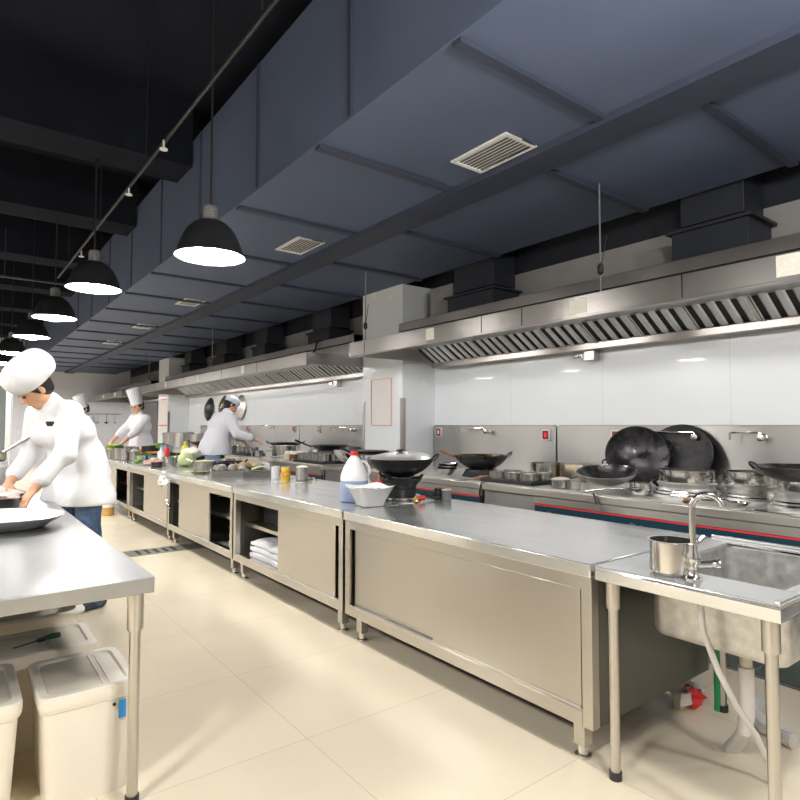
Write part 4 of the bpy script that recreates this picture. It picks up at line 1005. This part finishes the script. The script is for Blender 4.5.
def lidded_bin(label,x0,x1,y0,y1,h,blue=False,group=None):
    t=thing('storage_bin',label,'bin',((x0+x1)/2,(y0+y1)/2,0),0,group)
    w,d=(x1-x0)/2,(y1-y0)/2; r=.035
    def rr_(w,d,z,r=r,n=4):
        return [(cx+r*math.cos(R(a0+90*i/n)),cy+r*math.sin(R(a0+90*i/n)),z) for cx,cy,a0 in ((w-r,d-r,0),(-w+r,d-r,90),(-w+r,-d+r,180),(w-r,-d+r,270)) for i in range(n+1)]
    def loft(rs,cap0=True,cap1=True):
        m=len(rs[0]); vs=[p for q in rs for p in q]; fs=[]
        for a in range(len(rs)-1):
            for k in range(m): l=(k+1)%m; fs.append((a*m+k,a*m+l,a*m+m+l,a*m+m+k))
        if cap0: fs.append(tuple(reversed(range(m))))
        if cap1: fs.append(tuple((len(rs)-1)*m+k for k in range(m)))
        return G().raw(vs,fs)
    mk('tub',loft([rr_(w-.03,d-.03,0),rr_(w-.012,d-.012,h-.06),rr_(w-.006,d-.006,h-.055),rr_(w-.006,d-.006,h-.03)]),PLASTW,t)
    l=mk('lid',loft([rr_(w-.002,d-.002,h-.045),rr_(w,d,h-.03),rr_(w,d,h-.006),rr_(w-.006,d-.006,h),rr_(w-.03,d-.03,h),rr_(w-.036,d-.036,h-.010)]),PLASTW,t)
    mk('lid_panel',loft([rr_(w-.037,d-.037,h-.0105),rr_(w-.038,d-.038,h-.0085)]),PLASTD,l)
    mk('lid_ridge',G().box(w*.28,w*.33,-d+.04,d-.04,h-.0085,h-.004).box(w*.42,w*.45,-d+.04,d-.04,h-.0085,h-.004),PLASTW,l)
    if blue:
        mk('blue_tag',G().box(w-.07,w-.045,-d+.003,-d+.0065,h-.13,h-.065),mat('tag_blue',(.05,.32,.70),.4,noise=.05),t,label='small blue tag')
        mk('screw',G().lathe([(.006,0),(.006,.004)],M=dirM((w-.085,-d+.006,h-.075),(0,-1,0)),n=10),DARKM,t)
    return t
lidded_bin('cream lidded bin with a blue tag under the table, nearest the leg',.262,.585,2.375,2.79,.40,True)
lidded_bin('cream lidded bin under the table, left of the one with the blue tag',-.17,.222,2.42,2.86,.395)
lidded_bin('cream lidded bin in the second row under the table',-.02,.535,2.88,3.22,.40)
t=thing('open_tub','tall white open tub in the back row under the table','tub',(.22,3.50,0))
def rrz(w,d,z,r=.06,n=5): return [(cx+r*math.cos(R(a0+90*i/n)),cy+r*math.sin(R(a0+90*i/n)),z) for cx,cy,a0 in ((w-r,d-r,0),(-w+r,d-r,90),(-w+r,-d+r,180),(w-r,-d+r,270)) for i in range(n+1)]
rs=[rrz(.28,.17,0),rrz(.31,.20,.42),rrz(.335,.225,.422),rrz(.335,.225,.432),rrz(.30,.19,.434),rrz(.27,.16,.02)]
m_=len(rs[0]); vs=[p for q in rs for p in q]; fs=[]
for a in range(5):
    for k in range(m_): l=(k+1)%m_; fs.append((a*m_+k,a*m_+l,a*m_+m_+l,a*m_+m_+k))
fs.append(tuple(reversed(range(m_)))); fs.append(tuple(5*m_+k for k in range(m_)))
mk('tub',G().raw(vs,fs),PLASTW,t)
t=thing('scraper','black scraper with dark green handle lying on the second row bin','scraper',(.36,3.02,.402),R(12)); t.scale=(.7,.7,.9)
mk('handle',G().tube([(-.02,0,.014),(.02,0,.016),(.07,0,.014)],[.011,.014,.012],n=10),mat('dark_green_handle',(.02,.12,.03),.4,noise=.2),t)
mk('blade',G().raw([(-.19,-.008,.002),(-.02,-.012,.012),(-.02,.012,.014),(-.19,.008,.004)],[(0,1,2,3)]).box(-.06,-.02,-.012,.012,.003,.02),DARKM,t)
# upright glass-door fridge at far left
t=thing('display_fridge','upright white fridge with glass door at the far left edge','fridge',(-.12,8.2,0))
mk('body',G().box(-.62,.68,.0,.65,.06,1.93),mat('fridge_white',(.82,.83,.82),.3,noise=.02),t,bev=.01)
mk('plinth',G().box(-.60,.66,.02,.6,0,.06),DARKM,t)
for a,b in ((-.60,.02),(.04,.66)):
    d=mk('door',G().box(a,a+.05,-.05,-.001,.12,1.85).box(b-.05,b,-.05,-.001,.12,1.85).box(a+.05,b-.05,-.05,-.001,.12,.17).box(a+.05,b-.05,-.05,-.001,1.80,1.85),ALU,t)
    mk('glass_pane',G().box(a+.05,b-.05,-.03,-.02,.17,1.80),GLASSD,d); mk('handle',G().box(a+.012,a+.03,-.085,-.05,.8,1.2),CHROME,d)
# utensils hung and shelves on the far wall behind the standing chefs
t=thing('wall_rail','rail of hanging utensils on the far wall','rail',(3.6,FY-.03,1.75))
mk('rail',G().cyl((-1.3,0,0),(1.3,0,0),.012,n=8),CHROME,t)
for k in range(9):
    u_=G().cyl((-1.15+k*.28,0,0),(-1.15+k*.28,0,-.28),.008,n=6); u_.lathe([(.001,0),(.05,.01),(.06,.04),(.03,.06)],c=(-1.15+k*.28,0,-.34),n=12); mk('utensil',u_,DARKM if k%2 else CHROME,t)
t=thing('ceiling_pipe','short dark pipes hanging below the ceiling edge at the far wall','pipe',(1.3,FY-.2,3.3)); 
for dx,l in ((0,.5),(.5,.8),(1.0,.4)): mk('pipe',G().cyl((dx,0,.9),(dx,0,-l),.02,n=8),DARKM,t)
mk('rail',G().cyl((-.1,0,-.2),(1.1,0,-.2),.015,n=8),DARKM,t)

# more clutter on the counter behind the chopping tray
wok('black wok lying behind the pot of mash on the counter',(2.74,7.12,CT),.20,.09,IRON,IRONIN,loops=(angL,angR))
pot('small steel pot of sauce behind the cauliflower',(2.86,7.45,CT),.10,.11,PAN,content=BROWN,lev=.9)
pot('black saucepan beside the oil bottle behind the cauliflower',(2.84,8.42,CT),.11,.11,IRON,name='saucepan',handle=(angR,.2))
pot('dull steel colander pot in the middle of the far counter',(2.62,8.78,CT),.10,.10,ALU,name='colander',content=GREEN,lev=.95)
pot('dark bowl of brown sauce at the counter front between the greens and the cabbage',(2.16,8.12,CT),.07,.06,DARKM,name='sauce_bowl',cat='bowl',content=BROWN,lev=.8)
pot('steel dish with orange carrots behind the squeeze bottle',(2.70,9.02,CT),.085,.08,PAN,name='steel_dish',cat='dish',content=ORANGE,lev=.95)
pot('white crock among the far cans',(2.34,10.08,CT),.06,.16,CERAM,name='crock',cat='crock')
for k,(x,y,l) in enumerate(((2.20,9.25,'dark green cucumber piece left of the plate of meat'),(2.16,9.12,'second dark green cucumber piece, nearer the counter edge'))):
    single('cucumber',G().tube([(-.07,0,.022),(0,.01,.024),(.07,0,.022)],[.014,.022,.016],n=10),GREEN,l,'cucumber',(x,y,CT),.5+k)
# more pans on the ranges behind the counter
pot('steel stock pot behind the seasoning jars, against the backsplash',(4.92,7.35,RT),.15,.17,PAN,loops=(math.pi/2,-math.pi/2))
pot('second steel pot against the backsplash, left of the stock pot',(4.92,8.75,RT),.13,.14,STEELV,loops=(0,math.pi))
wok('black wok on its ring, range between the stew pot and the chef',(4.80,9.15,RT+.08),.24,.09,IRON,IRON,stick=(angR,IRON,.2)) if False else None
ladle('ladle resting on the range edge behind the tins',(4.10,8.72,RT+.01),(.3,-.95),.28,.05)
ladle('long ladle leaning across the range edge near the white pillar',(4.08,7.95,RT+.01),(.5,-.85),.30,.05)
pot('shiny steel pan on the range edge in front of the chef',(4.18,11.35,RT),.13,.10,CHROME,name='saucepan',handle=(angR,.22))
pot('pair of tall steel canisters at the chef\'s left, nearer one',(4.2,11.9,RT),.09,.18,PAN,name='canister',cat='canister')
# ------------------------------------------------------------------ people
def person(label,loc,rz,s=1.0,lean=0.,hp=0.,hyaw=0.,neck=None,lh=(.45,.2,1.0),rh=(.45,-.2,1.0),hat='toque',jacket=CLOTHW,trousers=NAVY,hem=.72,sleeve=1.0,res=.009,feet=((.02,.11),(.02,-.11)),hair=True,fold=.004,hatm=None,seed=0,flare=.0,skin=SKIN,elbow=(-.4,.55,-.7),lspread=0.0,fine=False,bulk=1.06):
    t=thing('person',label,'person',loc,rz)
    V=lambda *a: Vector(a)
    P=V(0,0,.93*s)
    s1=V(math.sin(lean*.6),0,math.cos(lean*.6)); s2=V(math.sin(lean),0,math.cos(lean))
    waist=P+s1*.13*s; chest=waist+s2*.20*s; S=chest+s2*.15*s; N=S+s2*.06*s
    na=lean*.9+hp*.35 if neck is None else neck
    nd=V(math.sin(na),0,math.cos(na)); Hc=N+nd*.145*s
    hu=V(math.sin(hp),0,math.cos(hp)); hf=V(math.cos(hp),0,-math.sin(hp)); hl=V(0,1,0)
    Q=Quaternion(hu,hyaw); hf=Q@hf; hl=Q@hl
    A=[tuple(hf),tuple(hl),tuple(hu)]
    H=lambda f,l,u: tuple(Hc+(hf*f+hl*l+hu*u)*s)
    sh=[S+V(-.01,.175*s,-.015*s),S+V(-.01,-.175*s,-.015*s)]
    hands=[V(*lh),V(*rh)]; arms=[]
    for i in range(2):
        a,b=.295*s,.265*s; w=hands[i]; d=w-sh[i]; L=min(d.length,a+b-.002); w=sh[i]+d.normalized()*L
        x=(a*a-b*b+L*L)/(2*L); hgt=math.sqrt(max(a*a-x*x,0)); pole=V(elbow[0],elbow[1]*(1 if i==0 else -1),elbow[2]); u=d.normalized(); pole=(pole-u*pole.dot(u)).normalized()
        e=sh[i]+u*x+pole*hgt; arms.append((sh[i],e,w))
    b=[]
    c=lambda p,q,r1,r2,k=.03: b.append(('c',tuple(p),tuple(q),r1*s,r2*s,k))
    # trunk
    c(chest+V(0,.09*s,0),chest-V(0,.09*s,0),.098,.098,.05); c(waist+V(0,.06*s,0),waist-V(0,.06*s,0),.098,.098,.06); c(P+V(0,.075*s,0),P-V(0,.075*s,0),.112,.112,.06); c(sh[0],sh[1],.06,.06,.05); c(S-s2*.02,N+nd*.05*s,.055,.052,.03); c(N,Hc-V(*(hu*.03)),.053,.053,.02)
    # head
    b.append(('e',H(-.012,0,.022),(.098*s,.078*s,.098*s),A,.02)); b.append(('e',H(.028,0,-.035),(.068*s,.060*s,.085*s),A,.02))
    b.append(('c',H(.062,.012,-.102),H(.062,-.012,-.102),.024*s,.024*s,.025)); b.append(('c',H(.088,0,.008),H(.108,0,-.030),.009*s,.015*s,.012))
    b.append(('c',H(.088,.03,.026),H(.088,-.03,.026),.012*s,.012*s,.02)); b.append(('c',H(.086,.014,-.066),H(.086,-.014,-.066),.010*s,.010*s,.01))
    for q in (1,-1): b.append(('e',H(-.008,.079*q,-.012),(.020*s,.009*s,.032*s),A,.006))
    # legs
    hipj=[P+V(0,.09*s,-.02*s),P+V(0,-.09*s,-.02*s)]; kn=[];an=[]
    for i in range(2):
        fx,fy=feet[i]; a_=V(fx,fy,.085*s); k_=(hipj[i]+a_)/2+V(.03*s,0,.02*s); kn.append(k_); an.append(a_)
        c(hipj[i],k_,.085,.056,.03); c(k_,a_,.055,.04,.02); c(a_+V(0,0,-.03*s),a_+V(.13*s,0,-.055*s),.035,.026,.02)
    # arms and hands
    for i,(a,e,w) in enumerate(arms):
        c(a,e,.048,.041,.03); c(e,w,.041,.029,.02)
        fd=(w-e).normalized(); fd=(fd+V(.15,0,-.25)).normalized(); sd=fd.cross(V(0,0,1)).normalized(); 
        if sd.length<.1: sd=V(0,1,0)
        nm=sd.cross(fd).normalized()
        if nm.z>0: nm=-nm
        pc=w+fd*.05*s; q=1 if i==0 else -1
        b.append(('e',tuple(pc),(.052*s,.041*s,.018*s),[tuple(fd),tuple(sd),tuple(nm)],.012))
        for j in range(4):
            o=w+fd*.085*s+sd*(j-1.5)*.021*s; L_=[.062,.072,.068,.052][j]*s
            m1=o+fd*L_*.5+nm*.012*s; m2=m1+(fd*.62+nm*.6).normalized()*L_*.5
            b.append(('c',tuple(o-fd*.02*s),tuple(m1),.0095*s,.009*s,.004)); b.append(('c',tuple(m1),tuple(m2),.009*s,.0075*s,.004))
        inner=V(0,-q,0); so=sd if sd.dot(inner)>0 else -sd
        o=w+fd*.03*s+so*.032*s; m1=o+(so*.7+fd*.7).normalized()*.035*s+nm*.008; m2=m1+(so*.2+fd*.9+nm*.3).normalized()*.03*s
        b.append(('c',tuple(o-so*.012*s),tuple(m1),.012*s,.010*s,.006)); b.append(('c',tuple(m1),tuple(m2),.010*s,.008*s,.004))
    body=mk('body',sdf_mesh(b,res if not fine else .0058),skin,t,smooth=80)
    for q in (1,-1): 
        mk('eye',G().blob(H(.0885,.031*q,.004),.0115*s,1,n=8,amp=0),EYE,t)
    mk('mouth',G().tube([H(.094,.022,-.067),H(.098,0,-.067),H(.094,-.022,-.067)],.005*s,n=6),LIP,t)
    # clothes
    j=[]; cj=lambda p,q,r1,r2,k=.05: j.append(('c',tuple(p),tuple(q),r1*s*bulk,r2*s*bulk,k))
    cj(chest+V(0,.10*s,0),chest-V(0,.10*s,0),.125,.125); cj(waist+V(0,.075*s,0),waist-V(0,.075*s,0),.125,.125,.07); cj(P+V(0,.08*s,0),P-V(0,.08*s,0),.14,.14,.07)
    hz=hem*s; cj(V(.01,.09*s,hz+.02),V(.01,-.09*s,hz+.02),.15+flare,.15+flare,.08)
    cj(sh[0]+V(0,-.02,0),sh[1]+V(0,.02,0),.075,.075); cj(S,N+nd*.015*s,.066,.062,.03)
    for (a,e,w) in arms:
        f=sleeve; cj(a,e,.068,.060,.04)
        if f>0: cj(e,e+(w-e)*f,.060,.050,.03)
    mk('jacket',sdf_mesh(j,res,cuts=[((0,0,-1),-hz)],fold=fold,fseed=seed),jacket,t,smooth=80)
    tr=[]
    tr.append(('c',tuple(P+V(0,.08*s,.04)),tuple(P+V(0,-.08*s,.04)),.125*s,.125*s,.04))
    for i in range(2):
        tr.append(('c',tuple(hipj[i]),tuple(kn[i]),.100*s,.074*s,.03)); tr.append(('c',tuple(kn[i]),tuple(an[i]+V(0,0,-.02*s)),.074*s,.062*s,.03))
    mk('trousers',sdf_mesh(tr,res*1.1,fold=.004,fseed=seed+1),trousers,t,smooth=80)
    for i in range(2):
        a_=an[i]; mk('shoe',sdf_mesh([('c',tuple(a_+V(-.03*s,0,-.045*s)),tuple(a_+V(.15*s,0,-.05*s)),.043*s,.036*s,.02),('c',tuple(a_+V(0,0,-.0)),tuple(a_+V(.03*s,0,-.04*s)),.045*s,.045*s,.02)],.009,cuts=[((0,0,-1),-.002)]),SHOE,t,smooth=80)
    if hair:
        mk('hair',sdf_mesh([('e',H(-.022,0,.028),(.102*s,.086*s,.098*s),A,.01),('e',H(-.045,0,-.035),(.062*s,.075*s,.06*s),A,.02)]+[('c',H(.02,.078*q,.03),H(.012,.082*q,-.02),.014*s,.008*s,.01) for q in (1,-1)],.007),HAIR,t,smooth=80)
    hm=hatm or jacket
    Mh=Matrix(((hf.x,hl.x,hu.x,Hc.x),(hf.y,hl.y,hu.y,Hc.y),(hf.z,hl.z,hu.z,Hc.z),(0,0,0,1)))
    if hat=='toque':
        g=G(); n=40; pr=[(.098,.035),(.102,.04),(.102,.10),(.100,.105)]
        g.shell([(a*s,z*s) for a,z in pr],n=n,M=Mh,sy=.92)
        vs=[];fs=[]; ks=[(.100,.10),(.104,.16),(.108,.24),(.114,.285),(.110,.305),(.07,.318),(.001,.322)]
        for i in range(n):
            a=2*math.pi*i/n; w=1+.025*(1 if i%2 else -1)
            for r,z in ks: vs.append((r*w*s*math.cos(a),r*w*s*math.sin(a)*.94,z*s))
        for i in range(n):
            l=(i+1)%n
            for k in range(6): fs.append((i*7+k,l*7+k,l*7+k+1,i*7+k+1))
        g.add(G().raw(vs,fs),Mh); mk('chef_hat',g,hm,t,smooth=20)
    elif hat=='puffy':
        mk('chef_hat',sdf_mesh([('e',H(-.045,0,.105),(.165*s,.140*s,.115*s),A,.03),('e',H(-.01,0,.06),(.108*s,.094*s,.06*s),A,.04)],.008,cuts=[(tuple(-hu),-(Hc.dot(hu)+.028*s))],fold=.010,fseed=seed+4),hm,t,smooth=80)
    else:
        mk('chef_cap',sdf_mesh([('e',H(-.018,0,.075),(.125*s,.110*s,.088*s),A,.03),('e',H(-.01,0,.05),(.108*s,.092*s,.06*s),A,.03)],.008,cuts=[(tuple(-hu),-(Hc.dot(hu)+.022*s))],fold=.003,fseed=seed+4),hm,t,smooth=80)
    return t,Hc,chest,N
def local(loc,rz,w):
    d=Vector(w)-Vector(loc); return tuple(Matrix.Rotation(-rz,3,'Z')@d)
# bending chef in the foreground
la=(.775,4.95,0); ra=math.atan2(-.42,-.91)
ta,Hc,ch,N=person('chef in white jacket, puffy white hat and jeans bending over the work table',la,ra,1.06,lean=R(28),hp=R(46),hyaw=R(-12),neck=R(48),lh=local(la,ra,(.44,4.52,.93)),rh=local(la,ra,(.34,4.98,.95)),hat='puffy',jacket=CLOTHW,trousers=JEANS,hem=.725,sleeve=.72,res=.009,feet=((-.06,.13),(.05,-.13)),fold=.007,seed=3,flare=.02,bulk=1.10,skin=SKINR,fine=True)
tg=mk('name_tag',G().cbox((0,0,0),(.012,.075,.032)),BLACK,ta,label='small black name tag'); tg.location=(ch.x+.150,.10,ch.z+.05); tg.rotation_euler=(0,R(31),R(18))
# standing chefs in the aisle behind the counter
lb=(2.72,11.25,0); rb=R(200)
person('standing chef with tall white hat, nearer of the two behind the counter',lb,rb,1.05,lean=R(6),hp=R(18),hyaw=R(10),lh=local(lb,rb,(2.30,10.95,1.0)),rh=local(lb,rb,(2.22,11.25,1.04)),jacket=CLOTHL,hatm=CLOTHL,sleeve=.35,res=.011,seed=5)
lc=(2.42,14.6,0); rc_=R(196)
person('standing chef with tall white hat, farther away and partly hidden',lc,rc_,1.06,lean=R(8),hp=R(22),hyaw=R(0),lh=local(lc,rc_,(2.05,14.3,1.06)),rh=local(lc,rc_,(2.05,14.7,1.06)),jacket=CLOTHL,hatm=CLOTHL,sleeve=.4,res=.012,seed=6)
# chef at the wok
ld=(3.44,9.55,0); rd=R(12)
person('chef in pale jacket and soft cap seen from behind, cooking at the range',ld,rd,1.08,lean=R(24),hp=R(38),hyaw=R(-20),lh=local(ld,rd,(4.05,9.85,1.08)),rh=local(ld,rd,(3.95,9.12,1.12)),elbow=(-.2,.5,-1),hat='cap',jacket=CLOTHL,hatm=CLOTHB,trousers=NAVY,hem=.80,sleeve=.75,res=.010,seed=8,flare=.02,bulk=1.18)
# ------------------------------------------------------------------ light and look
def area(loc,size,power,rot=(0,0,0),col=(1,.985,.96),shape='DISK',sy=None):
    l=bpy.data.lights.new('fill_light','AREA'); l.shape=shape; l.size=size; l.energy=power; l.color=col
    if sy: l.size_y=sy
    o=bpy.data.objects.new('fill_light',l); C.objects.link(o); o.location=loc; o.rotation_euler=rot
    return o
for x,y,p in ((-1.6,.8,85),(-1.8,3.4,85),(-1.8,6,80),(-1.8,9,70),(-1.8,12,60),(-1.8,16,60),(.8,17.5,80),(.8,20.5,80)):  # unseen fill lights without fixtures, added to brighten the room
    area((x,y,2.7),.5,p*1.2)
for x,y,p in ((1.4,.2,140),(1.5,-1.7,170)):  # unseen bulbs without fixtures, added to brighten the near side of the pillar
    l=bpy.data.lights.new('fill_bulb','POINT'); l.shadow_soft_size=.16; l.energy=p; l.color=(1,.985,.96)
    o=bpy.data.objects.new('fill_bulb',l); C.objects.link(o); o.location=(x,y,2.6)
w=bpy.data.worlds.new('world'); sc.world=w; w.use_nodes=True
w.node_tree.nodes['Background'].inputs[0].default_value=(.8,.85,1,1); w.node_tree.nodes['Background'].inputs[1].default_value=.3
sc.view_settings.view_transform='Standard'; sc.view_settings.look='None'; sc.view_settings.exposure=0.06; sc.view_settings.gamma=1.0
try:
    sc.cycles.use_denoising=True; sc.cycles.max_bounces=10; sc.cycles.diffuse_bounces=5; sc.cycles.sample_clamp_indirect=6; sc.cycles.caustics_reflective=False
except Exception: pass
